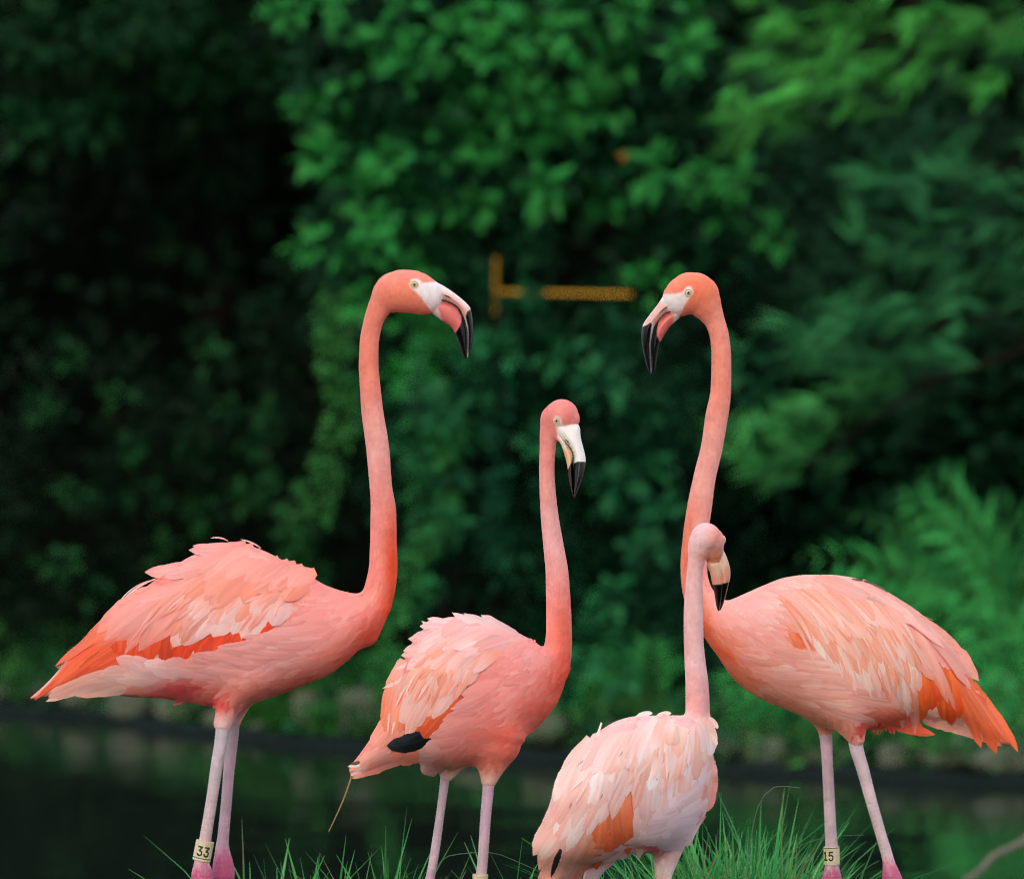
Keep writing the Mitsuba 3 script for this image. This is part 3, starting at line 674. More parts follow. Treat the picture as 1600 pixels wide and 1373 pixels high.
def bird_middle():
    b = Flamingo('flamingo_001', 9.95)
    z = zoomed(500, 920, 3.433)
    neck = [(846, 1086, 62, 30), (860, 1060, 64, 26), (869, 1038, 66, 23.5), (872.5, 1016, 64, 22), (874, 993, 62, 20.5), (873, 946, 60, 19.5), (871, 900, 58, 18), (865, 853, 55, 16), (859, 807, 52, 14), (855.5, 760, 48, 12.5), (854.5, 735, 46, 12.2), (856, 702, 44, 12.5), (858, 680, 42, 14.5), (866, 655, 40, 20)]
    head = [(866, 655, 40, 20), (877, 650.5, 38, 26.5), (890, 655, 34, 16.5)]
    jaw = [(872, 660, 38, 20), (869, 674, 36, 13), (876, 683, 32, 8)]
    eyewhite = [(866, 651), (871, 649), (876, 654), (880, 664), (907, 664), (908, 676), (872, 684), (868, 670)]
    paint = painter((241, 150, 140), [  # base lightened to make up for weak bounce light underneath
        (860, 830, 40, 100, (243, 188, 186), 0.95), (872, 640, 50, 30, (240, 146, 136), 0.8), (855, 720, 30, 40, (240, 158, 150), 0.8), (880, 1000, 18, 60, (230, 104, 78), 0.8), (880, 1060, 24, 40, (224, 84, 58), 0.95),
        (850, 1110, 36, 36, (224, 92, 66), 0.8), (800, 1150, 60, 34, (226, 100, 76), 0.75), (760, 1185, 60, 14, (214, 104, 74), 0.6), (840, 1020, 40, 18, (242, 176, 172), 0.5), (800, 1050, 40, 40, (239, 150, 140), 0.5), (680, 1160, 26, 40, (240, 176, 172), 0.6),
        (766, 1220, 40, 20, (245, 208, 196), 0.95), (700, 1216, 34, 20, (246, 206, 200), 0.95), (740, 985, 80, 26, (248, 202, 198), 0.8), (640, 1175, 50, 14, (214, 80, 60), 0.8), (590, 1180, 40, 20, (240, 160, 140), 0.6)], [(eyewhite, (242, 228, 216), 2)])
    b.body(((530, 930), (610, 1250), (-185, 185)),
           [(548, 1192), (567, 1168), (582, 1146), (596, 1120), (611, 1083), (628, 1040), (640, 1010), (657, 986), (680, 970), (707, 963), (733, 963), (753, 965), (780, 975), (809, 991), (835, 1005), (849, 1016), (866, 1027), (878, 1040), (884, 1050)],
           [(548, 1200), (552, 1207), (576, 1201), (596, 1194), (625, 1191), (657, 1191), (684, 1198), (733, 1197), (765, 1195), (782, 1188), (809, 1162), (835, 1144), (858, 1121), (872, 1096), (881, 1072), (884, 1058)],
           [(548, 4), (600, 35), (650, 72), (720, 95), (800, 92), (850, 66), (872, 38), (884, 10)], [(548, -85), (884, 72)],
           [(neck, 9), (head, 6), (jaw, 5), ([(715, 1150, 20, 46), (705, 1192, 25, 21), (698, 1213, 25, 10.5)], 12), ([(775, 1150, -12, 46), (768, 1194, -15, 22), (764, 1217, -15, 13)], 12)], paint)
    flow = [(870, 900, 90), (858, 780, 92), (872, 1000, 95), (870, 1070, 125), (830, 1120, 150), (800, 1050, 160), (760, 1150, 165), (720, 1190, 160), (780, 990, 185), (720, 970, 180), (640, 1010, 130), (600, 1120, 115), (700, 1100, 150), (690, 1150, 130), (765, 1205, 95), (700, 1208, 95)]
    b.plumage(flow, [(z([(1240, 330), (1340, 400), (1290, 590), (1150, 770), (1000, 890), (950, 940), (870, 955), (835, 930), (720, 950), (640, 950), (560, 940), (545, 850), (620, 690), (790, 510), (900, 330), (1060, 250), (1200, 340)]), 8.5, 26, 14, 1.9),
                     (z([(700, 140), (900, 160), (1100, 260), (900, 330), (700, 300)]), 10, 30, 15, 2.5), (z([(200, 930), (540, 780), (560, 930), (200, 980)]), 10, 28, 14, 2),
                     ([(852, 1010), (853, 900), (846, 800), (843, 710), (866, 710), (870, 800), (887, 900), (892, 1020)], 4.6, 12, 6.5, 0.7)])
    R = lambda *a, **k: b.row('wing__feather', *a, **k)
    b.row('tail__feather', z([(420, 800), (480, 880)]), z([(170, 940), (230, 985)]), 7, 20, [(240, 160, 146), (242, 186, 176)], [(242, 170, 156), (240, 146, 124)], lift=4, ragged=0.12)
    for p, q, c in [((250, 925), (158, 930), (250, 222, 214)), ((250, 940), (164, 950), (244, 170, 150)), ((260, 955), (170, 975), (250, 216, 206)), ((270, 970), (180, 994), (243, 160, 136)), ((240, 910), (172, 918), (70, 60, 60)), ((300, 930), (190, 955), (246, 196, 184))]:
        b.put('tail__feather', b.feather(*z([p, q]), 7, c, np.minimum(np.array(c) + 12, 252), 0.05, 12, 0.25, ragged=0.15), own=0.95)
    R(z([(470, 560), (560, 640)]), z([(250, 850), (400, 790)]), 6, 22, [(240, 140, 112)], [(241, 160, 142)], lift=4)
    R(z([(520, 540), (800, 500)]), z([(440, 770), (610, 720)]), 9, 28, [(240, 100, 46)], [(236, 82, 40), (240, 110, 60)], lift=5, bend=0.06, own=0.86)
    R(z([(450, 370), (480, 440)]), z([(340, 690), (420, 740)]), 5, 24, [(241, 160, 140)], [(240, 140, 108), (240, 120, 76)], lift=7, bend=0.04)
    b.put('wing__feather', b.feather(*z([(600, 765), (366, 818)]), 31, (16, 20, 26), (34, 48, 60), -0.10, 14, 0.3, ragged=0.05), label='black flight feather sticking out below the wing', own=1.0)
    b.put('wing__feather', b.feather(*z([(560, 745), (420, 790)]), 16, (34, 42, 52), (44, 60, 70), -0.08, 17, 0.35), own=1.0)  # bluish sheen of both black feathers is put into their colour
    R(z([(560, 440), (790, 420)]), z([(420, 740), (640, 640)]), 8, 30, [(242, 204, 198), (242, 184, 170)], [(247, 222, 220), (243, 200, 192)], lift=8, bend=0.06)
    R(z([(600, 320), (860, 330)]), z([(430, 570), (760, 530)]), 9, 30, [(240, 160, 138), (241, 140, 98), (242, 186, 178)], [(241, 176, 160), (240, 150, 116), (243, 200, 194)], lift=11, bend=0.1)
    R(z([(720, 250), (1000, 310)]), z([(470, 420), (800, 430)]), 10, 28, [(242, 170, 156), (240, 150, 126)], [(244, 200, 196), (241, 160, 136)], lift=13, bend=0.12)
    R(z([(800, 190), (1060, 270)]), z([(500, 300), (860, 320)]), 10, 26, [(243, 180, 172)], [(246, 206, 204), (242, 172, 160)], lift=12, bend=0.12)
    R(z([(620, 280), (950, 320)]), z([(430, 560), (780, 500)]), 16, 7, [(241, 156, 120), (245, 206, 200)], [(245, 206, 200), (240, 150, 112)], lift=18, bend=0.1, jit=14, point=0.3)
    for p, q, w, bd, c in [((880, 170), (578, 153), 15, 0.1, (242, 186, 182)), ((800, 170), (545, 190), 22, 0.1, (241, 176, 172)), ((760, 200), (480, 255), 24, 0.1, (241, 170, 164)), ((720, 220), (452, 320), 24, 0.12, (241, 166, 160)), ((1000, 235), (710, 122), 14, 0.06, (244, 200, 196)),
                           ((1030, 240), (772, 126), 13, 0.05, (245, 206, 202)), ((1080, 260), (865, 138), 15, 0.05, (244, 196, 190)), ((640, 270), (440, 345), 18, 0.1, (241, 160, 152)), ((600, 290), (338, 520), 8, 0.2, (243, 190, 184)), ((600, 270), (405, 420), 7, 0.18, (243, 190, 184)), ((720, 190), (545, 165), 6, 0.2, (245, 200, 196)), ((620, 310), (440, 400), 10, 0.1, (242, 190, 186)),
                           ((680, 250), (470, 340), 20, 0.12, (241, 168, 160)), ((940, 210), (660, 200), 20, 0.08, (244, 200, 196))]:
        b.put('back__feather', b.feather(*z([p, q]), w, c, np.minimum(np.array(c) + [2, 16, 18], 255), -bd, 8, 0.45, ragged=0.12))
    for p, q in [((390, 560), (372, 755)), ((430, 600), (392, 760)), ((600, 340), (545, 560)), ((500, 420), (470, 560))]:
        b.put('wing__feather', b.feather(*z([p, q]), 3, (246, 214, 200), (250, 230, 220), 0.05, 15, 0.4, nW=3), own=0.8)
    R(z([(960, 470), (720, 830)]), z([(760, 560), (545, 860)]), 20, 22, [(238, 146, 136)], [(240, 158, 150), (240, 170, 164)], lift=6, bend=-0.1, order=-1, point=0.25)
    R(z([(660, 820), (640, 940)]), z([(545, 860), (548, 950)]), 4, 34, [(240, 172, 168)], [(242, 192, 188)], lift=8, bend=-0.1)
    R(z([(470, 840), (560, 860)]), z([(380, 890), (430, 915)]), 3, 22, [(240, 140, 118)], [(241, 150, 126)], lift=5)
    mb = lambda u, v: 32 - (v - 662) * 0.28 + 0 * u
    b.bill('lower_bill', [(872, 676), (880.5, 687), (888, 696), (894, 706), (896.5, 716), (895.5, 731), (896, 760), (896.5, 781), (893, 767.5), (888.5, 748.5), (887.5, 735), (885, 721), (880.5, 705), (876.5, 694), (870, 686)],
           7, 12, lambda u, v: mb(u, v) + 1, [([(860, 660), (884, 680), (884, 702), (880, 706), (860, 700)], (240, 226, 214), 2), ([(880, 738), (888, 733), (893, 722), (898, 700), (901, 718), (901, 790), (880, 790)], (7, 8, 10), 1.2)], (236, 194, 152))
    b.bill('upper_bill', [(868, 664), (880, 661), (893, 660), (906.5, 663), (907.5, 684), (912, 700), (915.5, 715), (916, 727), (913, 741), (908, 755), (901, 772), (896.5, 782), (895.5, 760), (895, 731), (896, 716), (893.5, 706), (887.5, 696.5), (880, 688), (871, 678)],
           13, 16, mb, [([(880, 725.5), (897, 724), (903, 721), (916, 722), (925, 722), (925, 792), (880, 792)], (7, 8, 10), 1.0)], (248, 246, 248))
    b.ridge('flamingo_001__mouth_line', [(879, 686), (888, 696), (894, 706), (896, 717), (895.5, 732)], 1.2, (52, 50, 52), 12.5, mid=mb)
    b.ridge('flamingo_001__nostril', [(882, 686), (886, 689), (890, 694)], 0.9, (90, 80, 84), 15.5, mid=mb)
    b.eye(869.6, 657.5, 4.0)
    b.eye(896, 655, 3.6, 'eye_001', w=44, side=1)
    fv = HOR + HC / b.s
    b.leg('leg', [(697, 1200, 25, 9), (695, 1218, 25, 7.6), (688, 1270, 25, 6.6), (679.5, 1330, 25, 7.2), (672, 1373, 25, 7.2)], (667, 1402, 25, 14), (664, fv, 25, 45), [(212, 190, 208), (210, 186, 208)])
    b.leg('leg_001', [(764, 1205, -15, 11), (763.3, 1223, -15, 9.4), (758.5, 1280, -15, 8.5), (754.5, 1340, -15, 8.3), (752, 1366, -15, 8.6), (750, 1392, -15, 9.5)], (749, 1426, -15, 15), (752, fv, -15, 45), [(216, 184, 216), (218, 192, 206)])
    b.band('leg_001', (750.6, 1365, -15), (749.6, 1391, -15), 12.2, label='plain cream leg band')
    b.finish(); b.fuzz(2200, 10, 705)
    tag('flamingo_001', 'second flamingo from the left, with a black feather below its wing and white bill', 'flamingo', GROUP)
bird_middle()

def bird_front():
    b = Flamingo('flamingo_002', 9.75)
    b.shift = np.array([5.0, 5, 9])
    z = zoomed(800, 1080, 4.444)
    neck = [(1088, 1150, 50, 24), (1092, 1120, 50, 19.5), (1091, 1076, 48, 18.3), (1088, 1040, 46, 16.7), (1085.5, 1003, 44, 15.5), (1085, 960, 42, 15.2), (1085.5, 924, 40, 14), (1087, 895, 38, 12.5), (1090, 875, 36, 13.5), (1094, 860, 36, 17)]
    head = [(1094, 860, 36, 17), (1099, 846, 36, 21), (1106, 842, 38, 24.5), (1113, 846, 42, 20.5)]
    jaw = [(1113, 850, 44, 19), (1116, 866, 50, 16.5), (1117, 872, 52, 13)]
    paint = painter((240, 186, 184), [
        (1085, 1000, 40, 160, (240, 192, 194), 0.9), (1090, 1100, 22, 40, (230, 164, 160), 0.7), (1092, 850, 16, 30, (243, 206, 212), 0.9), (1125, 838, 14, 18, (240, 150, 136), 0.9), (1118, 872, 22, 14, (224, 132, 96), 0.95),
        (1040, 1270, 60, 40, (232, 196, 206), 0.9), (1020, 1322, 20, 14, (212, 76, 80), 1.0), (985, 1328, 26, 9, (226, 90, 66), 0.9), (1035, 1355, 36, 26, (240, 214, 216), 0.9), (1105, 1260, 12, 50, (236, 140, 124), 0.7), (930, 1360, 40, 26, (226, 206, 214), 0.9),
        (900, 1330, 40, 20, (236, 120, 70), 0.6), (1030, 1150, 80, 30, (243, 196, 190), 0.6)])
    b.body(((818, 1160), (800, 1420), (-235, 175)),
           [(834, 1305), (848, 1271), (860, 1242), (865, 1217), (876, 1195), (894, 1172), (917, 1152), (940, 1136), (966, 1123), (993, 1118), (1016, 1118), (1047, 1119), (1072, 1120), (1095, 1124), (1110, 1136), (1117, 1160)],
           [(834, 1318), (850, 1338), (870, 1350), (900, 1346), (944, 1339), (962, 1333), (980, 1328), (1002, 1332), (1020, 1332), (1050, 1322), (1077, 1304), (1097, 1292), (1109, 1258), (1113, 1228), (1117, 1175)],
           [(834, 12), (870, 60), (920, 95), (1000, 105), (1060, 95), (1095, 70), (1110, 40), (1117, 14)], [(834, -125), (1117, 55)],
           [(neck, 9), (head, 5), (jaw, 4), ([(960, 1300, -30, 36), (938, 1340, -30, 17), (920, 1375, -30, 11), (911, 1398, -30, 8)], 12), ([(1048, 1285, 10, 40), (1043, 1330, 10, 23), (1037, 1370, 10, 13.5), (1034, 1398, 10, 9)], 12)], paint)
    flow = [(1088, 1000, 90), (1090, 1100, 92), (1060, 1130, 110), (960, 1150, 130), (880, 1220, 118), (1000, 1250, 115), (1060, 1260, 150), (1000, 1320, 165), (1100, 1200, 100), (850, 1310, 115), (1040, 1350, 95), (925, 1360, 110)]
    b.plumage(flow, [(z([(1100, 180), (1390, 200), (1400, 500), (1380, 850), (1220, 1010), (1100, 1120), (900, 1130), (640, 1160), (560, 1150), (800, 1020), (1090, 760), (1200, 600)]), 9, 28, 15, 1.9),
                     ([(1072, 1118), (1071, 1000), (1072, 900), (1098, 900), (1100, 1000), (1109, 1118)], 4.8, 12, 6.5, 0.7), ([(1022, 1330), (1056, 1330), (1050, 1385), (1026, 1385)], 7, 18, 9, 1.0),
                     (z([(600, 250), (860, 170), (1200, 185), (1000, 300), (640, 420)]), 9, 30, 16, 2.0)])
    R = lambda *a, **k: b.row('wing__feather', *a, **k)
    R(z([(660, 560), (790, 560)]), z([(590, 1090), (800, 1020)]), 5, 40, [(242, 130, 84)], [(236, 92, 44), (240, 116, 70)], lift=7, bend=0.04, own=0.86)
    b.row('tail__feather', z([(560, 820), (660, 880)]), z([(330, 1420), (480, 1210)]), 7, 34, [(240, 140, 104), (241, 160, 130)], [(240, 132, 92), (241, 150, 116)], lift=6, bend=0.04)
    b.row('tail__feather', z([(420, 820), (560, 840)]), z([(170, 1400), (330, 1400)]), 5, 32, [(242, 180, 168)], [(241, 166, 150), (242, 178, 166)], lift=9, bend=0.04)
    b.put('tail__feather', b.feather(*z([(385, 900), (268, 1245)]), 11, (44, 40, 54), (30, 28, 38), 0.03, 15, 0.3), label='narrow black feather in the tail', own=1.0)
    b.row('tail__feather', z([(300, 780), (420, 860)]), z([(155, 1035), (165, 1210)]), 4, 26, [(242, 178, 166)], [(241, 158, 138), (246, 214, 208)], lift=12, bend=0.05)
    R(z([(480, 480), (760, 520)]), z([(230, 900), (560, 880)]), 9, 30, [(244, 186, 176), (248, 216, 216)], [(243, 168, 152), (249, 222, 222)], lift=10, bend=0.05)
    R(z([(850, 330), (1080, 290)]), z([(840, 990), (1060, 800)]), 7, 32, [(244, 186, 176), (247, 216, 218)], [(242, 174, 162), (247, 220, 224)], lift=10, bend=-0.06)
    R(z([(1080, 300), (1350, 330)]), z([(1090, 760), (1250, 640)]), 7, 32, [(249, 228, 230), (243, 166, 146)], [(250, 234, 238), (244, 186, 174)], lift=11, bend=-0.08)
    R(z([(540, 320), (900, 300)]), z([(280, 730), (720, 720)]), 11, 31, [(249, 222, 222), (244, 178, 164)], [(250, 230, 230), (244, 188, 178)], lift=13, bend=0.07)
    R(z([(860, 230), (1330, 230)]), z([(800, 640), (1300, 560)]), 11, 30, [(243, 166, 140), (250, 230, 230)], [(250, 232, 234), (243, 170, 148)], lift=14, bend=-0.05)
    R(z([(660, 230), (1000, 190)]), z([(440, 520), (880, 500)]), 10, 28, [(244, 196, 190)], [(246, 212, 210), (243, 184, 172)], lift=16, bend=0.06)
    R(z([(1020, 185), (1360, 200)]), z([(980, 430), (1380, 440)]), 9, 26, [(246, 206, 200), (242, 168, 146)], [(250, 226, 222), (242, 170, 146)], lift=15, bend=-0.04)
    R(z([(640, 260), (1300, 240)]), z([(420, 640), (1280, 560)]), 16, 8, [(244, 180, 160), (247, 222, 222)], [(247, 220, 220), (243, 184, 168)], lift=24, bend=0.0, jit=16, point=0.3)
    for p, q in [((610, 345), (440, 475)), ((810, 310), (735, 410)), ((640, 620), (605, 690)), ((420, 680), (390, 755))]:
        b.put('wing__feather', b.feather(*z([p, q]), 2.2, (120, 96, 100), (150, 120, 122), 0.03, 22, 0.3, nW=3), own=1.0)
    R(z([(1390, 560), (1230, 900)]), z([(1110, 740), (840, 1010)]), 9, 36, [(236, 196, 200)], [(238, 206, 212), (232, 198, 208)], lift=13, bend=-0.06, order=-1)
    R(z([(1370, 740), (1240, 980)]), z([(1120, 860), (930, 1060)]), 5, 46, [(234, 202, 210)], [(234, 206, 214)], lift=15, bend=-0.05, order=-1)
    R(z([(1400, 420), (1390, 640)]), z([(1385, 690), (1350, 860)]), 4, 20, [(240, 170, 160)], [(239, 152, 138)], lift=6, bend=0.02)
    R(z([(760, 1090), (900, 1060)]), z([(570, 1130), (680, 1100)]), 4, 24, [(240, 190, 186)], [(242, 206, 204)], lift=6)
    b.put('back__feather', b.feather(*z([(1350, 190), (1437, 272)]), 9, (244, 206, 202), (248, 222, 218), -0.18, 4, 0.5, depth=40))
    for p, q in [((860, 190), (980, 158)), ((1000, 190), (1110, 158)), ((1380, 300), (1425, 385))]:
        b.put('back__feather', b.feather(*z([p, q]), 8, (244, 200, 194), (246, 214, 210), -0.15, 3, 0.5, depth=20))
    mc = lambda u, v: 52 + (v - 880) * 0.12 + 0 * u
    b.bill('upper_bill', [(1112, 866), (1128, 858), (1134, 863), (1140, 878), (1144, 892), (1143.5, 907), (1141, 915), (1136, 938), (1130, 955), (1126, 959), (1126, 930), (1127, 905), (1120, 885)],
           10, 12, lambda u, v: mc(u, v) + 7, [([(1100, 918), (1127, 915), (1141, 912), (1150, 908), (1150, 970), (1100, 970)], (7, 8, 10), 1.2), ([(1110, 855), (1136, 855), (1138, 885), (1128, 900), (1110, 890)], (238, 205, 190), 4)], (236, 170, 152))
    b.bill('lower_bill', [(1106, 880), (1116, 877), (1127, 879), (1131, 893), (1133, 908), (1131, 930), (1128, 950), (1126, 960), (1122, 953), (1119.5, 937), (1116.5, 919), (1113.5, 908), (1112, 898), (1107, 889)],
           9, 11, mc, [([(1100, 918), (1116, 916), (1140, 914), (1140, 970), (1100, 970)], (7, 8, 10), 1.2), ([(1100, 872), (1132, 872), (1132, 890), (1126, 902), (1114, 900)], (226, 192, 164), 4)], (234, 166, 142))
    b.eye(1130.5, 845, 5.0, w=52, side=1, ring=False)
    b.ridge('flamingo_002__eyelid', [(1126, 841), (1130, 839.5), (1133.5, 842), (1134, 847), (1132, 852)], 2.3, (240, 222, 205), 0, mat='plumage_material', mid=lambda u, v: 44 + 0 * u)
    b.eye(1090, 842, 3.6, 'eye_001', w=60, side=1)
    fv = HOR + HC / b.s
    b.leg('leg', [(914, 1380, -30, 9), (909, 1400, -30, 7.5), (899, 1440, -30, 7), (893, 1470, -30, 7.4)], (888, 1505, -30, 14), (886, fv, -30, 60), [(206, 190, 208), (204, 176, 196)], scutes=18)
    b.leg('leg_001', [(1036, 1385, 10, 10), (1033, 1400, 10, 8), (1029, 1440, 10, 7.4), (1027, 1470, 10, 7.6)], (1025, 1500, 10, 14), (1024, fv - 8, 10, 60), [(206, 190, 208), (204, 176, 196)], scutes=18)
    b.finish(); b.fuzz(1800, 10, 905)
    tag('flamingo_002', 'palest and lowest flamingo, seen from behind with its head bent down', 'flamingo', GROUP)
bird_front()

def bird_right():
    b = Flamingo('flamingo_003', 10.15)
    z = zoomed(1060, 860, 2.963)
    neck = [(1135, 985, 0, 34), (1108, 955, 0, 27), (1090, 925, 0, 23), (1085, 900, 0, 21), (1084, 880, 0, 20.5), (1086.5, 840, 0, 19.5), (1093, 793, 0, 19.3), (1101, 746, 0, 17.5), (1112, 700, 0, 17), (1119.5, 653, 0, 17.7), (1126.5, 606, 0, 16), (1127, 560, 0, 15.5), (1124.5, 528, 0, 15), (1118, 505, 0, 15.5), (1109, 487, 0, 20), (1098, 470, 0, 26)]
    head = [(1098, 470, 0, 26), (1089, 458, 0, 31.5), (1079, 458, 0, 32.5), (1065, 465, 0, 29), (1056, 473, 0, 21)]
    face = [(1082, 455), (1080, 449), (1075, 447), (1069, 450), (1066, 456), (1055, 459), (1037, 460), (1030, 475), (1045, 512), (1056, 503), (1064, 490), (1069, 477), (1076, 467), (1081, 461)]
    paint = painter((245, 168, 154), [  # base and flank lightened, standing in for weak bounce light on the underside
        (1105, 720, 40, 90, (243, 180, 168), 0.9), (1122, 580, 40, 80, (242, 146, 122), 0.85), (1085, 455, 60, 40, (244, 130, 92), 0.95), (1072, 860, 14, 80, (240, 128, 98), 0.8), (1096, 985, 16, 40, (232, 92, 46), 0.95), (1120, 1020, 26, 34, (236, 100, 54), 0.95),
        (1150, 1060, 36, 26, (236, 104, 62), 0.9), (1200, 1095, 50, 16, (234, 112, 78), 0.8), (1250, 1110, 50, 14, (230, 128, 100), 0.6), (1180, 945, 60, 26, (247, 194, 188), 0.8), (1300, 908, 100, 22, (248, 188, 176), 0.8), (1280, 1060, 90, 40, (244, 180, 168), 0.8),  # the pale patch along the back top paints in a highlight
        (1385, 1128, 34, 16, (214, 62, 44), 1.0), (1345, 1133, 16, 10, (222, 60, 50), 0.9), (1335, 1150, 26, 14, (242, 180, 168), 0.8), (1460, 1110, 40, 16, (244, 200, 196), 0.8), (1240, 992, 16, 22, (240, 112, 62), 0.9), (1290, 1130, 30, 20, (232, 140, 104), 0.7), (1540, 1130, 60, 40, (240, 110, 60), 0.8)], [(face, (246, 240, 242), 2.0)])
    b.body(((1000, 1610), (410, 1180), (-112, 112)),
           [(1092, 965), (1100, 950), (1118, 941), (1135, 939), (1161, 929), (1195, 914), (1229, 902), (1262, 898), (1296, 898), (1330, 902), (1364, 912), (1384, 924), (1414, 941), (1441, 960), (1475, 992), (1499, 1028), (1512, 1052), (1522, 1070), (1542, 1104), (1566, 1134), (1590, 1162)],
           [(1092, 968), (1100, 988), (1104, 995), (1124, 1029), (1148, 1062), (1178, 1086), (1215, 1103), (1249, 1118), (1276, 1131), (1300, 1139), (1340, 1141), (1397, 1134), (1436, 1124), (1465, 1129), (1502, 1131), (1532, 1149), (1570, 1164), (1590, 1165)],
           [(1092, 8), (1110, 36), (1150, 62), (1220, 85), (1300, 90), (1380, 82), (1450, 60), (1500, 40), (1550, 18), (1590, 3)], [(1092, 0), (1590, 0)],
           [(neck, 10), (head, 6), ([(1318, 1090, -35, 42), (1330, 1132, -35, 22), (1337, 1151, -35, 13)], 11), ([(1280, 1090, 25, 40), (1290, 1128, 25, 17), (1291, 1144, 25, 11)], 11)], paint)
    flow = [(1124, 560, 90), (1112, 700, 95), (1090, 800, 95), (1085, 890, 88), (1105, 970, 50), (1140, 1030, 35), (1180, 960, 15), (1200, 1040, 15), (1250, 1000, 40), (1250, 1080, 15), (1330, 1080, 18), (1400, 1110, 25), (1240, 905, -6), (1330, 905, 15), (1430, 960, 42), (1335, 1145, 95), (1290, 1135, 90), (1520, 1120, 50)]
    b.plumage(flow, [(z([(120, 330), (220, 240), (400, 165), (520, 220), (500, 350), (660, 460), (1060, 700), (1100, 800), (880, 840), (850, 880), (790, 870), (720, 840), (560, 765), (350, 670), (190, 500)]), 8.8, 30, 13, 2.0),
                     (z([(400, 165), (600, 112), (900, 155), (1000, 230), (520, 230)]), 9.5, 32, 15, 2.2),
                     ([(1112, 560), (1108, 640), (1095, 710), (1076, 790), (1066, 860), (1066, 930), (1104, 930), (1106, 870), (1112, 800), (1122, 740), (1136, 650), (1141, 560)], 4.8, 13, 7, 0.7),
                     ([(1318, 1140), (1352, 1140), (1350, 1160), (1324, 1160)], 7, 15, 8, 1.0)])
    R = lambda *a, **k: b.row('wing__feather', *a, **k)
    b.row('tail__feather', z([(1120, 755), (1150, 790)]), z([(1505, 905), (1330, 815)]), 6, 20, [(243, 196, 190), (240, 150, 130)], [(240, 140, 104), (242, 190, 180)], lift=4, bend=-0.03, ragged=0.1)
    R(z([(1200, 560), (1330, 590)]), z([(1360, 838), (1490, 862)]), 8, 25, [(239, 108, 56)], [(240, 116, 66), (240, 100, 48)], lift=5, bend=-0.05, ragged=0.1)
    R(z([(1290, 590), (1340, 590)]), z([(1480, 856), (1530, 882)]), 3, 22, [(240, 130, 92)], [(240, 112, 68)], lift=8, bend=-0.05, ragged=0.14)
    R(z([(1080, 480), (1240, 540)]), z([(1100, 725), (1290, 770)]), 8, 32, [(240, 104, 38)], [(236, 78, 28), (240, 100, 40)], lift=6, bend=-0.05, own=0.86)
    b.put('wing__feather', b.feather(*z([(496, 330), (574, 462)]), 10, (242, 130, 84), (240, 104, 50), 0.12, 6, 0.15))
    R(z([(620, 270), (1020, 330)]), z([(760, 590), (1090, 735)]), 15, 24, [(242, 176, 160), (243, 150, 112), (246, 206, 200)], [(246, 212, 206), (242, 176, 160), (248, 220, 216)], lift=8, bend=-0.06, jit=9)
    R(z([(500, 220), (980, 240)]), z([(690, 530), (1110, 640)]), 17, 23, [(243, 150, 114), (249, 214, 206), (242, 168, 146)], [(248, 216, 208), (250, 226, 222), (242, 156, 122)], lift=11, bend=-0.1, jit=9)
    R(z([(480, 230), (1000, 280)]), z([(660, 500), (1120, 690)]), 18, 7, [(240, 140, 98), (245, 206, 198)], [(246, 214, 208), (240, 146, 104)], lift=15, bend=-0.1, jit=14, point=0.3)
    for p, q, w in [((1000, 330), (1165, 590), 24), ((1040, 330), (1240, 700), 14), ((1090, 360), (1275, 735), 10), ((1120, 340), (1330, 620), 16), ((1100, 300), (1370, 590), 24), ((1130, 330), (1389, 600), 26), ((1080, 330), (1225, 660), 12)]:
        b.put('wing__feather', b.feather(*z([p, q]), w, (242, 172, 156), (242, 168, 152), -0.07, 13, 0.55, ragged=0.08))
    R(z([(470, 210), (900, 210)]), z([(660, 440), (1130, 530)]), 15, 22, [(243, 164, 136), (248, 204, 194), (242, 146, 106)], [(248, 210, 200), (242, 160, 128)], lift=14, bend=-0.1)
    R(z([(450, 180), (860, 150)]), z([(640, 350), (1100, 400)]), 14, 20, [(246, 190, 176), (243, 156, 126)], [(249, 210, 202), (243, 170, 148)], lift=15, bend=-0.1)
    R(z([(620, 125), (900, 165)]), z([(900, 210), (1200, 400)]), 8, 24, [(243, 172, 154)], [(243, 184, 172)], lift=13, bend=-0.06)
    for p, q in [((800, 128), (955, 180)), ((830, 130), (970, 196))]:
        b.put('back__feather', b.feather(*z([p, q]), 3, (70, 50, 50), (110, 80, 78), -0.1, 8, 0.3, nW=3), own=1.0)
    R(z([(440, 440), (800, 650)]), z([(670, 462), (1065, 725)]), 22, 17, [(245, 178, 164)], [(247, 192, 180), (244, 168, 152), (249, 204, 196)], lift=8, bend=0.06, order=-1, point=0.2, jit=8)  # flank rows painted lighter, also in place of bounce light
    R(z([(330, 520), (680, 720)]), z([(580, 545), (930, 760)]), 22, 17, [(244, 174, 160)], [(246, 188, 176), (243, 164, 148), (248, 200, 192)], lift=6, bend=0.05, order=-1, point=0.2, jit=8)
    R(z([(250, 470), (560, 700)]), z([(470, 500), (800, 760)]), 20, 15, [(243, 160, 140)], [(245, 184, 170), (242, 154, 130), (247, 196, 184)], lift=4, bend=0.05, order=-1, point=0.2, jit=8)
    R(z([(860, 740), (940, 690)]), z([(1080, 825), (1114, 820)]), 4, 26, [(239, 128, 104)], [(238, 104, 74)], lift=9, bend=0.04)
    R(z([(430, 190), (900, 190)]), z([(620, 370), (1120, 480)]), 18, 6, [(240, 146, 108), (246, 208, 200)], [(246, 212, 204), (240, 150, 116)], lift=18, bend=-0.1, jit=12, point=0.3)
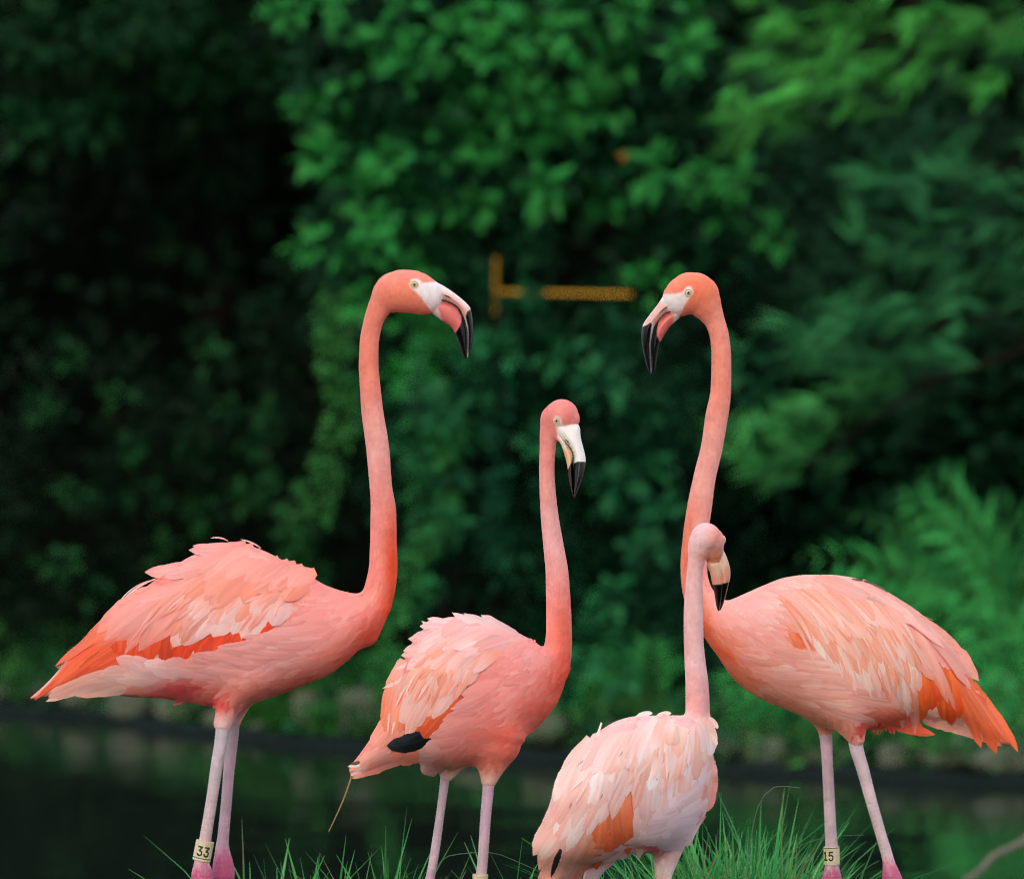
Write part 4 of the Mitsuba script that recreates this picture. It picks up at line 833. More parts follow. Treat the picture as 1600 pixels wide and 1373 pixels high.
    for k in range(9):
        x = 890 + k * 20
        b.put('vent__feather', b.feather(*z([(x, 800), (x + 14 + 3 * math.sin(k * 2.1), 842 + 9 * math.sin(k * 1.7))]), 5, (214, 66, 46), (224, 90, 66), 0.1, 2, 0.3, nW=3, ragged=0.1))
    m0 = lambda u, v: 0 * u
    b.bill('lower_bill', [(1070, 480), (1062, 482), (1049.7, 485), (1038.5, 489.7), (1029, 499), (1022.5, 509), (1019, 522), (1016, 540), (1018, 570), (1019, 588), (1025, 575), (1027, 560), (1030.5, 541), (1032, 533), (1040, 520), (1048, 509), (1056, 502), (1063, 495), (1070, 488)],
           13, 13.5, m0, [([(1080, 470), (1056, 482), (1053, 490), (1050, 510), (1080, 510)], (238, 220, 220), 2.5), ([(1046, 483), (1034, 492), (1028.5, 503), (1026, 515), (1026, 525), (1030, 533), (1036, 536), (1036, 600), (1010, 600), (1012, 520), (1020, 505), (1032, 490)], (7, 8, 10), 1.2)], (230, 122, 116))
    b.bill('upper_bill', [(1068, 458), (1052, 455.5), (1037, 460.5), (1029, 474), (1019, 486.5), (1008, 501), (1003.5, 509), (1002, 519), (1002, 536), (1006, 557), (1011, 575), (1018, 588), (1018.5, 570), (1016.5, 540), (1019.5, 522), (1023, 509.5), (1029.5, 500), (1039, 490.5), (1050, 486), (1062, 483), (1070, 478)],
           16, 15.5, m0, [([(1030, 470), (1046, 478), (1050, 486), (1036, 492), (1024, 506), (1014, 508), (1002, 508), (1016, 488)], (240, 192, 188), 5), ([(995, 509), (1005, 510.5), (1012, 507), (1016, 504), (1018, 507), (1016, 522), (1014, 540), (1018, 600), (990, 600)], (7, 8, 10), 1.2)], (246, 240, 242))
    b.ridge('flamingo_003__mouth_line', [(1063, 482.6), (1050, 485.8), (1039, 490.2), (1029.5, 499.8), (1022.8, 509.5)], 1.3, (52, 36, 42), 13.0, mid=m0)
    b.ridge('flamingo_003__nostril', [(1045, 479), (1037, 483), (1030, 490)], 1.2, (120, 84, 84), 14.0, mid=m0)
    b.ridge('flamingo_003__bill_edge', [(1019, 514), (1015.5, 540), (1018, 575)], 1.0, (110, 112, 118), 8, mid=m0)
    b.eye(1074.5, 457.7, 4.7)
    b.eye(1074.5, 457.7, 4.7, 'eye_001', w=29, side=1)
    fv = HOR + HC / b.s
    b.leg('leg', [(1290, 1134, 25, 12), (1292, 1150, 25, 10.3), (1295, 1200, 25, 8.8), (1300, 1300, 25, 9.3), (1301.4, 1325, 25, 10), (1302, 1354, 25, 10.8)], (1302, 1388, 25, 17), (1292, fv, 25, 185), [(218, 186, 206), (218, 194, 206)])
    b.leg('leg_001', [(1335, 1146, -30, 13), (1336.5, 1162, -30, 11.2), (1347, 1200, -30, 10), (1360.5, 1250, -30, 9), (1375, 1300, -30, 8.6), (1386.5, 1340, -30, 9.2)], (1396, 1386, -30, 17.5), (1408, fv, -30, 175), [(224, 204, 220), (222, 198, 208)], scutes=30)
    b.band('leg', (1301.3, 1325.5, 25), (1302, 1353.5, 25), 12.6, '15', -0.52, 14, line=(0.05,), label='pale leg band with the number 15')
    b.finish(); b.fuzz(2400, 10, 515)
    tag('flamingo_003', 'rightmost flamingo, facing left with a raised head and a leg band reading 15', 'flamingo', GROUP)
bird_right()

# ------------------------------------------------------------------ the setting: water, banks, hillside
rng = np.random.default_rng(20)
WATER = -0.25

def grid_sheet(xs, ys, zf):
    X, Yg = np.meshgrid(xs, ys, indexing='ij')
    V = np.stack([X, Yg, zf(X, Yg)], -1).reshape(-1, 3)
    n, m = len(xs), len(ys)
    i, j = np.meshgrid(np.arange(n - 1), np.arange(m - 1), indexing='ij')
    q = np.stack([i * m + j, (i + 1) * m + j, (i + 1) * m + j + 1, i * m + j + 1], -1).reshape(-1, 4)
    return V, np.vstack([q[:, [0, 1, 2]], q[:, [0, 2, 3]]])

# the near bank: a low grassy spit the birds stand on, falling into the pond behind them
def near_z(X, Y):
    n = meshkit.fbm(np.stack([X * 1.3, Y * 1.3, 0 * X], -1), 3, 5) - 0.5
    edge = sstep(11.2 + 0.25 * np.sin(X * 1.1), 12.4 + 0.25 * np.sin(X * 1.1), Y)
    return np.where(Y < 9, 0.0, 0.0) + 0.05 * n - 0.55 * edge
V, f = grid_sheet(np.linspace(-9, 9, 90), np.linspace(-8, 13.2, 110), near_z)
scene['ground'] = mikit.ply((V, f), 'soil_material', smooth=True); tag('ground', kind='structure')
scene['water'] = mikit.ply(grid_sheet(np.linspace(-40, 40, 3), np.linspace(10.8, 32, 3), lambda X, Y: 0 * X + WATER), 'water_material', uv=np.array([[i / 2, j / 2] for i in range(3) for j in range(3)]))
tag('water', kind='structure')

# the far bank's edge runs away to the left
EDGE = np.array([[-8.0, 24.4], [-4.2, 23.4]] + [[(px - 800) * (HC - WATER) / (py - HOR), (HC - WATER) * F / (py - HOR)] for px, py in ((100, 1120), (300, 1148), (500, 1170), (800, 1189), (1100, 1206), (1400, 1222), (1650, 1232))] + [[3.2, 18.6], [8, 17.0]])
edge_y = PchipInterpolator(EDGE[:, 0], EDGE[:, 1], extrapolate=True)
def bank_z(X, Y):
    d = Y - edge_y(X)
    n = meshkit.fbm(np.stack([X * 2, Y * 2, 0 * X], -1), 4, 9) - 0.5
    return WATER + 0.025 + 0.09 * np.clip(d, 0, 3) + 0.06 * n + 1.3 * np.clip(d - 4.0, 0, 6) * (0.75 + 0.4 * n)
xs, ds = np.linspace(-8, 8, 110), np.r_[np.linspace(0.06, 3, 40), np.linspace(3.2, 11, 30)]
X, Dd = np.meshgrid(xs, ds, indexing='ij'); Yb = edge_y(X) + Dd
V = np.stack([X, Yb, bank_z(X, Yb)], -1).reshape(-1, 3)
_, f = grid_sheet(xs, ds, lambda a, b: a * 0)
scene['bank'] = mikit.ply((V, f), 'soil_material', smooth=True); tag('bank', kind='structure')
# a low dark kerb of poured concrete along the water
kx = np.linspace(-7.8, 7.8, 120); ky = edge_y(kx)
prof = np.array([(0.0, -0.2), (0.0, 0.028), (0.012, 0.036), (0.13, 0.038), (0.14, 0.03), (0.14, -0.2)])
V = np.stack([np.stack([kx + 0.004 * rng.normal(size=120), ky + a + 0.006 * rng.normal(size=120), np.full(120, WATER + c) + 0.006 * rng.normal(size=120) * (c > 0)], 1) for a, c in prof], 1).reshape(-1, 3)
n, m = 120, len(prof)
i, j = np.meshgrid(np.arange(n - 1), np.arange(m - 1), indexing='ij')
q = np.stack([i * m + j, (i + 1) * m + j, (i + 1) * m + j + 1, i * m + j + 1], -1).reshape(-1, 4)
scene['kerb'] = mikit.ply((V, np.vstack([q[:, [0, 1, 2]], q[:, [0, 2, 3]]])), 'kerb_material', smooth=40)
tag('kerb', 'low dark wet kerb along the far edge of the pond', 'kerb')

# ------------------------------------------------------------------ foliage makers
def leaves(P, D, N, L, Wd, fold=0.25, droop=0.15):
    """Folded leaf blades: base points, directions, upward normals, lengths, widths -> vertices, faces."""
    n = len(P)
    D = D / (np.linalg.norm(D, axis=1, keepdims=True) + 1e-9)
    S = np.cross(D, N); S /= np.linalg.norm(S, axis=1, keepdims=True) + 1e-9
    U = np.cross(S, D)
    L, Wd = np.broadcast_to(L, n)[:, None], np.broadcast_to(Wd, n)[:, None]
    a = P + D * L * 0.42 - U * L * droop * 0.1
    V = np.stack([P, a + S * Wd / 2 + U * Wd * fold, a, a - S * Wd / 2 + U * Wd * fold, P + D * L - U * L * droop], 1)
    f = np.array([[0, 2, 1], [0, 3, 2], [1, 2, 4], [2, 3, 4]])
    return V.reshape(-1, 3), (f[None] + (np.arange(n) * 5)[:, None, None]).reshape(-1, 3)

def unit(n, up=0.0, r=None):
    v = (r or rng).normal(size=(n, 3)); v /= np.linalg.norm(v, axis=1, keepdims=True)
    v[:, 2] += up
    return v / np.linalg.norm(v, axis=1, keepdims=True)

def tint(n, c, var=0.18, yellow=0.06):
    c = np.asarray(c, float)
    k = np.exp(rng.normal(size=(n, 1)) * var)
    col = c * k
    col[:, 0] *= np.exp(rng.normal(size=n) * yellow * 2)
    return np.clip(col * 0.9, 0, 0.6)

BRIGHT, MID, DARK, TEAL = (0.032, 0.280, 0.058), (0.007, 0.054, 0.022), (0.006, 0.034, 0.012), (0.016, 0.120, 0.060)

def clump(c, rad, n, col, L=0.06, wr=0.64, up=0.5, face=(0, -0.5, 0.3)):
    """A rosette-like bunch of leaves round a point."""
    c = np.asarray(c, float); rad = np.broadcast_to(np.asarray(rad, float), 3)
    d = unit(n)
    P = c + d * rad * (rng.random((n, 1)) ** 0.5)
    D = d * 0.8 + unit(n) * 0.5 + np.asarray(face) * 0.5
    N = unit(n) * 0.55 + np.array([0, -0.35, 1.0]) * up * 2
    LL = L * rng.uniform(0.7, 1.3, n)
    V, f = leaves(P, D, N, LL, LL * wr)
    return V, f, np.repeat(tint(n, col), 5, 0)

def crown_entry(key, parts, kind='stuff'):
    V, f, c = merge(parts)
    scene[key] = mikit.ply((V, f), 'leaf_material', color=c)
    if kind: tag(key, kind=kind)

def limb(key, pts, r0, r1, n=18, mat='bark_material'):
    P = spline(np.asarray(pts, float), n)
    P[1:-1] += rng.normal(size=(n - 2, 3)) * r1 * 0.5
    V, f = tube(P, np.linspace(r0, r1, n), 10)
    scene[key] = mikit.ply((V, f), mat, smooth=True)

def spots(lst, Y, dy=0.25):
    """(px, py, radius in px) -> points and radii in metres at about distance Y."""
    for px, py, r in lst:
        y = Y + rng.normal() * dy
        yield at(px, py, y), r * y / F

# ------------------------------------------------------------------ woodland behind
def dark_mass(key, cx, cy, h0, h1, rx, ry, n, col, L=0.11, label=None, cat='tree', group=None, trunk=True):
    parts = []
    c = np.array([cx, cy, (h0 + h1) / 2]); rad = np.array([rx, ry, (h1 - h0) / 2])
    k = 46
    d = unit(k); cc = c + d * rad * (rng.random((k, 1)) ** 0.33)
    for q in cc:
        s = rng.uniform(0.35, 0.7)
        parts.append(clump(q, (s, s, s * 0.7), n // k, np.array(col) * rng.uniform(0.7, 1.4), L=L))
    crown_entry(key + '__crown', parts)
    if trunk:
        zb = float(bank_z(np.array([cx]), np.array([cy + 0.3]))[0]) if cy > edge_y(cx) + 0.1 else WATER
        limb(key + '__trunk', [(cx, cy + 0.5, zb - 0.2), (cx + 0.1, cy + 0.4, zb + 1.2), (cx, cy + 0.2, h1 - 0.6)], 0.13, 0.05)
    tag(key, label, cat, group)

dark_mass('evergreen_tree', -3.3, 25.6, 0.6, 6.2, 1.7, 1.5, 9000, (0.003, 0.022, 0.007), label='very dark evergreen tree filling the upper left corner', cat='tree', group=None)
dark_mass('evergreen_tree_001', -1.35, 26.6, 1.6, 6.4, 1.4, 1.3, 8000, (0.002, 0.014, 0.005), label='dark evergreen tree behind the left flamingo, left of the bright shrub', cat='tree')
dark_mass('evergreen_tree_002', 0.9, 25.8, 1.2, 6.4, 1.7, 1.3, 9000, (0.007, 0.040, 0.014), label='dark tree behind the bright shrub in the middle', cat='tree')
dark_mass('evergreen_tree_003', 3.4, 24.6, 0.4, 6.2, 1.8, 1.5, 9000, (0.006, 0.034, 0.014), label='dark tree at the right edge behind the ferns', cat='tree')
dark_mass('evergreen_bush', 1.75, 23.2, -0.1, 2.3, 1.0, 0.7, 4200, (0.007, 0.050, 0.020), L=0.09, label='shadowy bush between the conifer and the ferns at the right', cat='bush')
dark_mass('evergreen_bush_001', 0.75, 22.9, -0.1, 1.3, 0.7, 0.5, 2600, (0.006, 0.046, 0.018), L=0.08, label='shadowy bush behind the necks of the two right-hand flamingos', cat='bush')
# the far wood: one mass of leaves on the rising hillside
parts = []
for k in range(150):
    x = rng.uniform(-7.5, 7.5); d = rng.uniform(4.2, 9.5); y = float(edge_y(x)) + d
    z = float(bank_z(np.array([x]), np.array([y]))[0])
    parts.append(clump((x, y - 0.3, z + rng.uniform(0, 1.6)), (0.7, 0.6, 0.7), 70, np.array((0.005, 0.026, 0.010)) * rng.uniform(0.6, 1.6), L=0.15))
crown_entry('wood', parts, None); tag('wood', 'dark far woodland rising behind the pond', 'wood', kind='stuff')

# ------------------------------------------------------------------ the bright broad-leaved shrub in the middle
def shrub(key, fill, bright, Yf, Yb_, fill_n, fill_col, br_col, L, label, stems, group=None, br_n=26, cat='shrub'):  # lighter young leaves; sky-lit clusters and shaded gaps also put into colour
    parts = []
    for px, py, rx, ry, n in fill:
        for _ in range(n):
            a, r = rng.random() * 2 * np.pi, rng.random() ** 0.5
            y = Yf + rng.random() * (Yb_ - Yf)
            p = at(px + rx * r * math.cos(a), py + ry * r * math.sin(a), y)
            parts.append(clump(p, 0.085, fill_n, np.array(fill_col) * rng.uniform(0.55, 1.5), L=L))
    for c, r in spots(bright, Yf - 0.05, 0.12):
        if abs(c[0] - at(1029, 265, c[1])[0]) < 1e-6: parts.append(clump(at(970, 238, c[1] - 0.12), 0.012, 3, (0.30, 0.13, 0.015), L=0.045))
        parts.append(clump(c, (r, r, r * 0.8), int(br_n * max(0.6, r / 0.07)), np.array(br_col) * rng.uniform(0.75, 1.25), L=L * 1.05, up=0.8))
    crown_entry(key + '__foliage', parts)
    for k, st in enumerate(stems):
        limb(piece(key + '__stem'), st, 0.03, 0.008)
    tag(key, label, cat, group)

B1 = [(515, 10, 26), (438, 25, 22), (622, 20, 28), (699, 61, 40), (586, 76, 30), (642, 107, 36), (489, 178, 32), (535, 158, 22), (540, 199, 22), (502, 245, 22), (637, 194, 24), (709, 224, 42), (765, 240, 26), (785, 168, 28), (775, 82, 34), (571, 301, 44), (663, 306, 26),
      (586, 357, 34), (673, 377, 28), (484, 387, 22), (561, 469, 22), (642, 510, 28), (683, 525, 24), (830, 60, 48), (881, 56, 26), (948, 82, 42), (1070, 87, 28), (810, 158, 34), (881, 168, 34), (938, 168, 34), (846, 209, 32), (1029, 265, 38), (851, 296, 32), (953, 311, 34), (1106, 286, 30),
      (1152, 290, 24), (1126, 326, 34), (1024, 444, 34), (1208, 367, 30), (720, 140, 30), (600, 250, 26), (760, 20, 40), (980, 20, 30), (900, 10, 34), (740, 330, 22), (640, 430, 24), (560, 400, 24), (1090, 20, 26), (690, 570, 26), (620, 590, 22)]
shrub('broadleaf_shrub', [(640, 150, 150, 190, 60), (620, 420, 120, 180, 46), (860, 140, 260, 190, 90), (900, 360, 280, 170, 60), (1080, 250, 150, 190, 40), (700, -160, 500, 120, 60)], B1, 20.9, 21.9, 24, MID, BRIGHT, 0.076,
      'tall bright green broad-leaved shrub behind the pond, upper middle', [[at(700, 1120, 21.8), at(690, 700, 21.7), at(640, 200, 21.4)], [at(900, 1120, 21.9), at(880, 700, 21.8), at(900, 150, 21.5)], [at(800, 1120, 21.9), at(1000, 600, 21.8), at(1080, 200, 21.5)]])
B2 = [(826, 462, 6), (772, 530, 20), (775, 550, 24), (876, 550, 28), (943, 597, 26), (1010, 640, 26), (700, 640, 26), (760, 600, 24), (840, 690, 22), (960, 760, 26), (1020, 740, 24), (1000, 860, 26), (950, 930, 26), (1040, 800, 20), (690, 740, 26), (720, 690, 24), (650, 700, 24), (700, 820, 20), (740, 560, 30), (1150, 560, 26), (1190, 620, 22), (930, 1000, 30), (960, 1050, 30), (900, 1080, 26)]
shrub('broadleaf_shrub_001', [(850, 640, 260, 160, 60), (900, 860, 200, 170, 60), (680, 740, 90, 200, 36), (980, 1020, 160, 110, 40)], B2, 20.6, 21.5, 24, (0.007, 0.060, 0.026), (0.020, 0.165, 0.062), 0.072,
      'darker blue-green shrub below the bright one, behind the middle flamingo', [[at(880, 1150, 21.3), at(860, 900, 21.3), at(880, 640, 21.2)], [at(760, 1150, 21.3), at(720, 900, 21.3), at(700, 700, 21.2)]])
B3 = [(180, 620, 16), (230, 780, 26), (310, 800, 24), (120, 770, 20), (110, 560, 18), (330, 560, 16), (450, 840, 34), (470, 890, 30), (200, 700, 16), (60, 640, 18), (400, 690, 18), (300, 700, 16), (420, 650, 18), (90, 880, 24), (150, 930, 22), (250, 860, 18), (420, 760, 20), (380, 780, 20), (360, 640, 14)]
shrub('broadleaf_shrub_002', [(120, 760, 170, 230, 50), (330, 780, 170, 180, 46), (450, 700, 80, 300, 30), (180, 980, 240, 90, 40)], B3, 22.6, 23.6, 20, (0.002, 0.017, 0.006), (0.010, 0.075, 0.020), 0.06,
      'shadowy dark green shrub at the left behind the left flamingo', [[at(200, 1100, 23.4), at(220, 900, 23.3), at(180, 640, 23.2)]])
B4 = [(70, 60, 60), (180, 40, 60), (300, 110, 50), (330, 60, 50), (60, 200, 50), (150, 190, 40), (340, 140, 40), (250, 30, 50), (420, 110, 30)]
shrub('broadleaf_shrub_003', [(150, 90, 260, 140, 60), (330, 120, 120, 90, 20), (200, -140, 400, 120, 50)], B4, 23.4, 24.6, 24, (0.003, 0.022, 0.007), (0.006, 0.055, 0.015), 0.085,
      'dim leafy branches hanging in the upper left corner', [[at(120, -400, 24.4), at(150, -100, 24.3), at(200, 120, 24)]], cat='shrub')

# ------------------------------------------------------------------ hanging vines
def vine(pts, Y, n, label, col, L=0.045):
    key = number('hanging_vine')
    P = spline(np.array([at(x, y, Y) for x, y in pts]), 30)
    V, f = tube(P, np.linspace(0.006, 0.003, 30), 6)
    scene[key + '__stem'] = mikit.ply((V, f), 'bark_material', smooth=True)
    parts = []
    for k in range(n):
        c = P[rng.integers(30)] + rng.normal(size=3) * [0.016, 0.03, 0.02]
        parts.append(clump(c, 0.03, 6, np.array(col) * rng.uniform(0.7, 1.3), L=L, face=(0, -0.6, -0.6)))
    crown_entry(key + '__leaves', parts)
    tag(key, label, 'vine', 'vines hanging over the pond')
vine([(520, 470), (524, 560), (532, 640), (520, 720), (495, 790)], 20.3, 64, 'bright hanging vine just left of the left flamingo\'s neck', (0.030, 0.165, 0.036))
vine([(650, 560), (640, 660), (655, 760), (660, 860), (650, 960)], 20.5, 44, 'hanging vine right of the left flamingo\'s neck', (0.026, 0.200, 0.066))
vine([(690, 600), (700, 700), (690, 800), (640, 900), (600, 1000), (590, 1060)], 20.4, 52, 'long vine trailing down to the bank beside the left flamingo\'s chest', (0.034, 0.220, 0.050))
vine([(780, 560), (790, 680), (770, 800), (780, 900)], 20.6, 34, 'thin blue-green vine hanging left of the middle flamingo\'s neck', (0.010, 0.095, 0.050))
vine([(450, 780), (460, 860), (440, 930)], 21.0, 26, 'short vine hanging above the left flamingo\'s back', (0.018, 0.110, 0.030), 0.055)

# ------------------------------------------------------------------ the feathery conifer on the right
def needles(c, d, n, L, col):
    D = unit(n) * 0.48 + np.asarray(d, float) * 1.1
    P = np.asarray(c) + unit(n) * 0.012 - np.asarray(d) * rng.uniform(0, 0.11, (n, 1))
    LL = L * rng.uniform(0.7, 1.4, n)
    V, f = leaves(P, D, unit(n) * 0.7 + [0, -0.5, 0.8], LL, LL * 0.105, fold=0.1, droop=0.12)
    return V, f, np.repeat(tint(n, col), 5, 0)
parts = []
def sprays(lst, Y, n, L, col, dirn, dy=0.15):
    for px, py, r in lst:
        for _ in range(max(2, int(r / 13))):
            y = Y + rng.normal() * dy
            c = at(px + rng.normal() * r * 0.5, py + rng.normal() * r * 0.5, y)
            d = np.asarray(dirn) + rng.normal(size=3) * 0.35
            parts.append(needles(c, d / np.linalg.norm(d), n, L, np.array(col) * rng.uniform(0.35, 1.5)))
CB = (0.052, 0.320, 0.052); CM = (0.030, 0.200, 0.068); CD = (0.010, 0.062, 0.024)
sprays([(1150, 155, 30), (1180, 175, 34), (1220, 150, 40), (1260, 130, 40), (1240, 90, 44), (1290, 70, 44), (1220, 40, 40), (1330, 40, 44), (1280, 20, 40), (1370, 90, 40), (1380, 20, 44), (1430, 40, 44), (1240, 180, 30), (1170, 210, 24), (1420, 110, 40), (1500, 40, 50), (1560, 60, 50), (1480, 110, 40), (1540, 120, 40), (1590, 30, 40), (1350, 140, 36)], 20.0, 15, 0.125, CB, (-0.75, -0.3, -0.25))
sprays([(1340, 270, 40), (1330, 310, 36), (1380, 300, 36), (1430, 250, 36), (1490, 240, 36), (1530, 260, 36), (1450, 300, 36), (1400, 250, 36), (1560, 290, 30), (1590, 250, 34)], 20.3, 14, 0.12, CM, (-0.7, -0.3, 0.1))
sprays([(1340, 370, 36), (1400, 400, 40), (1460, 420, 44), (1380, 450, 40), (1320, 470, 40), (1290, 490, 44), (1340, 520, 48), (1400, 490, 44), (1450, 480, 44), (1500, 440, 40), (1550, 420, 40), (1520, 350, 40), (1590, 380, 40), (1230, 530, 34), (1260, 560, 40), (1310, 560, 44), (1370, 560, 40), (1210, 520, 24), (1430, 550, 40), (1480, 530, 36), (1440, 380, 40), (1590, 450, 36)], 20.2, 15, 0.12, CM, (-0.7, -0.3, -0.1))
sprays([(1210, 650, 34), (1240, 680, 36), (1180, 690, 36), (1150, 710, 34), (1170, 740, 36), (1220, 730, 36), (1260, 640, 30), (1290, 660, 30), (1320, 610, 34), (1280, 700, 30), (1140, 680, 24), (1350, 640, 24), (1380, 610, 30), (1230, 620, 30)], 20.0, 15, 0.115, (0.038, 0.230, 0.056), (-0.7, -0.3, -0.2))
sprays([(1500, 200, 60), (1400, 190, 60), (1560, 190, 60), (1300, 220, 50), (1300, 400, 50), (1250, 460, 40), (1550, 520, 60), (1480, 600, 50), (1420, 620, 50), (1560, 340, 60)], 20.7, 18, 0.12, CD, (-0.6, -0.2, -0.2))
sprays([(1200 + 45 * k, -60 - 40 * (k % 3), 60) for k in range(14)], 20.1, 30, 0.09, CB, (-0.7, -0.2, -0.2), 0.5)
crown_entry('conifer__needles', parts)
TR = np.array([3.1, 20.9, 0])
limb('conifer__trunk', [(3.1, 20.9, -0.3), (3.05, 20.9, 1.2), (3.15, 20.8, 3.0), (3.0, 20.8, 5.2)], 0.15, 0.07)
for k, (pts, r) in enumerate([([(1490, -190), (1400, 40), (1290, 110), (1180, 165)], 0.022), ([(2050, 180), (1760, 210), (1560, 262), (1380, 285)], 0.02), ([(2080, 350), (1740, 430), (1560, 490), (1440, 520), (1300, 545)], 0.022),
                              ([(2050, 430), (1700, 520), (1470, 590), (1330, 680), (1250, 735), (1190, 745)], 0.02), ([(1480, 500), (1465, 470), (1475, 420)], 0.007), ([(1590, 40), (1480, 70), (1400, 90), (1320, 100)], 0.012)]):
    limb(piece('conifer__branch'), [at(x, y, 20.35 + (0.5 if x > 1700 else 0)) for x, y in pts], r, r * 0.35)
parts = []
for k in range(40):
    q = np.array([3.0, 20.6, 4.3]) + unit(1)[0] * [1.9, 1.4, 1.3] * rng.random() ** 0.33
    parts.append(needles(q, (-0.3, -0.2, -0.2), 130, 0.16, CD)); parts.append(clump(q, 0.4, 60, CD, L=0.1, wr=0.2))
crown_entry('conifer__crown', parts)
tag('conifer', 'feathery conifer reaching in from the upper right over the pond', 'conifer')

# ------------------------------------------------------------------ ferns on the right bank
def frond(key, base, tip, sag, wid, col, n=12):
    base, tip = np.asarray(base, float), np.asarray(tip, float)
    mid = (base + tip) / 2 + np.array([0, -0.03, sag])
    t = np.linspace(0, 1, n)[:, None]
    C = (1 - t) ** 2 * base + 2 * t * (1 - t) * mid + t ** 2 * tip
    tan = np.gradient(C, axis=0); tan /= np.linalg.norm(tan, axis=1, keepdims=True)
    up = np.array([0.0, -0.75, 0.66]) + rng.normal(size=3) * [0.35, 0.2, 0.3]; side = np.cross(tan, up); side /= np.linalg.norm(side, axis=1, keepdims=True)
    nrm = np.cross(side, tan)
    tt = t[:, 0]
    w = wid * np.clip(np.sin(np.pi * np.clip(tt * 0.86 + 0.14, 0, 1)) ** 0.8, 0.05, 1)
    parts = []
    V, f = tube(C, np.linspace(0.004, 0.0012, n), 5); parts.append((V, f, np.array([0.05, 0.12, 0.03])))
    for s in (-1, 1):
        D = side * s + tan * 0.75 + rng.normal(size=(n, 3)) * 0.12
        D /= np.linalg.norm(D, axis=1, keepdims=True)
        N = nrm + rng.normal(size=(n, 3)) * 0.25
        V, f = leaves(C, D, N, w * rng.uniform(0.8, 1.2, n), w * 0.10 + 0.006, fold=0.12, droop=0.25)
        parts.append((V, f, np.repeat(tint(n, col, 0.15), 5, 0)))
        for q in (-1, 1):   # leaflets along each pinna
            for k in (0.4,):
                P = C + D * (w * k)[:, None] - nrm * (w * k * k * 0.2)[:, None]
                V, f = leaves(P, np.cross(D, nrm) * q + D * 0.9, N, w * 0.26 * (1.15 - k), w * 0.1, fold=0.05, droop=0.2)
                parts.append((V, f, np.repeat(tint(n, col, 0.15), 5, 0)))
    V, f, c = merge(parts)
    scene[key] = mikit.ply((V, f), 'leaf_material', color=c)

FERNS = [('large bright fern spreading behind the right flamingo\'s back', (1620, 1010, 20.5), [(1250, 870), (1310, 800), (1440, 735), (1380, 830), (1480, 800), (1330, 900), (1420, 900), (1560, 770), (1500, 870), (1290, 950), (1600, 840), (1400, 770), (1240, 920)]),
         ('fern behind the tail of the right flamingo, at the right edge', (1680, 1160, 20.2), [(1480, 960), (1530, 920), (1450, 1040), (1590, 960), (1560, 1040), (1500, 1110), (1610, 1060), (1500, 1010)]),
         ('fern hanging down to the water below the right flamingo\'s tail', (1600, 1080, 19.6), [(1490, 1180), (1550, 1220), (1540, 1130), (1600, 1200), (1450, 1150), (1500, 1225), (1470, 1205), (1530, 1190), (1580, 1170)]),
         ('low fern on the bank below the right flamingo\'s belly', (1250, 1090, 19.9), [(1140, 1010), (1120, 1080), (1180, 1150), (1160, 1050), (1210, 1090), (1130, 1140), (1230, 1180), (1200, 1000), (1290, 1160), (1160, 1110), (1320, 1120)]),
         ('fern on the bank between the two right-hand flamingos', (1010, 1110, 20.6), [(930, 1040), (1060, 1050), (960, 1010), (1020, 1000), (1080, 1110), (900, 1100)])]
for label, (bx, by, by_y), tips in FERNS:
    key = number('fern')
    for x, y in tips:
        y_ = by_y - rng.uniform(0.05, 0.4)
        d = math.hypot(x - bx, y - by) * 20 / F
        frond(piece(key + '__frond'), at(bx + rng.normal() * 12, by + rng.normal() * 10, by_y + rng.normal() * 0.05), at(x, y, y_), 0.16 * d + 0.05, 0.10 + 0.13 * d, np.array((0.042, 0.340, 0.080)) * rng.uniform(0.4, 1.4))
    tag(key, label, 'fern', 'ferns on the far bank')

# ------------------------------------------------------------------ rocks and low plants along the kerb
ROCKS = [(130, 1095, 55, 34, 'pale boulder on the far bank under the left flamingo\'s tail'), (205, 1110, 60, 40, 'grey boulder on the far bank below the left flamingo\'s rump'), (270, 1118, 44, 30, 'small grey boulder left of the left flamingo\'s legs'),
         (480, 1118, 44, 40, 'boulder on the far bank right of the left flamingo\'s legs'), (560, 1122, 56, 50, 'tan boulder on the far bank behind the middle flamingo\'s tail'), (850, 1150, 60, 34, 'mossy boulder behind the middle flamingo\'s breast'), (1170, 1175, 60, 26, 'flat mossy boulder at the water right of the pale flamingo'),
         (1410, 1195, 60, 36, 'yellowish boulder at the water below the right flamingo\'s tail'), (1480, 1205, 50, 24, 'flat boulder at the water near the right edge')]
for px, py, rx, ry, label in ROCKS:
    x0 = (px - 800) * 20.5 / F
    Y = float(edge_y(x0)) + 0.28
    c = at(px, py, Y); s = Y / F
    sp = trimesh.creation.icosphere(4, 1.0)
    v = sp.vertices
    k = 1 + 0.55 * (meshkit.fbm(v * 1.6 + px, 4)[:, None] - 0.5)
    v = np.sign(v) * np.abs(v) ** 0.85 * k * np.array([rx * s, 0.8 * rx * s, ry * s * 1.1]) * 0.62
    key = number('boulder')
    scene[key] = mikit.ply((v + c + [0, 0, 0.025], sp.faces), 'rock_material', smooth=True)
    tag(key, label, 'boulder', 'boulders along the far bank')

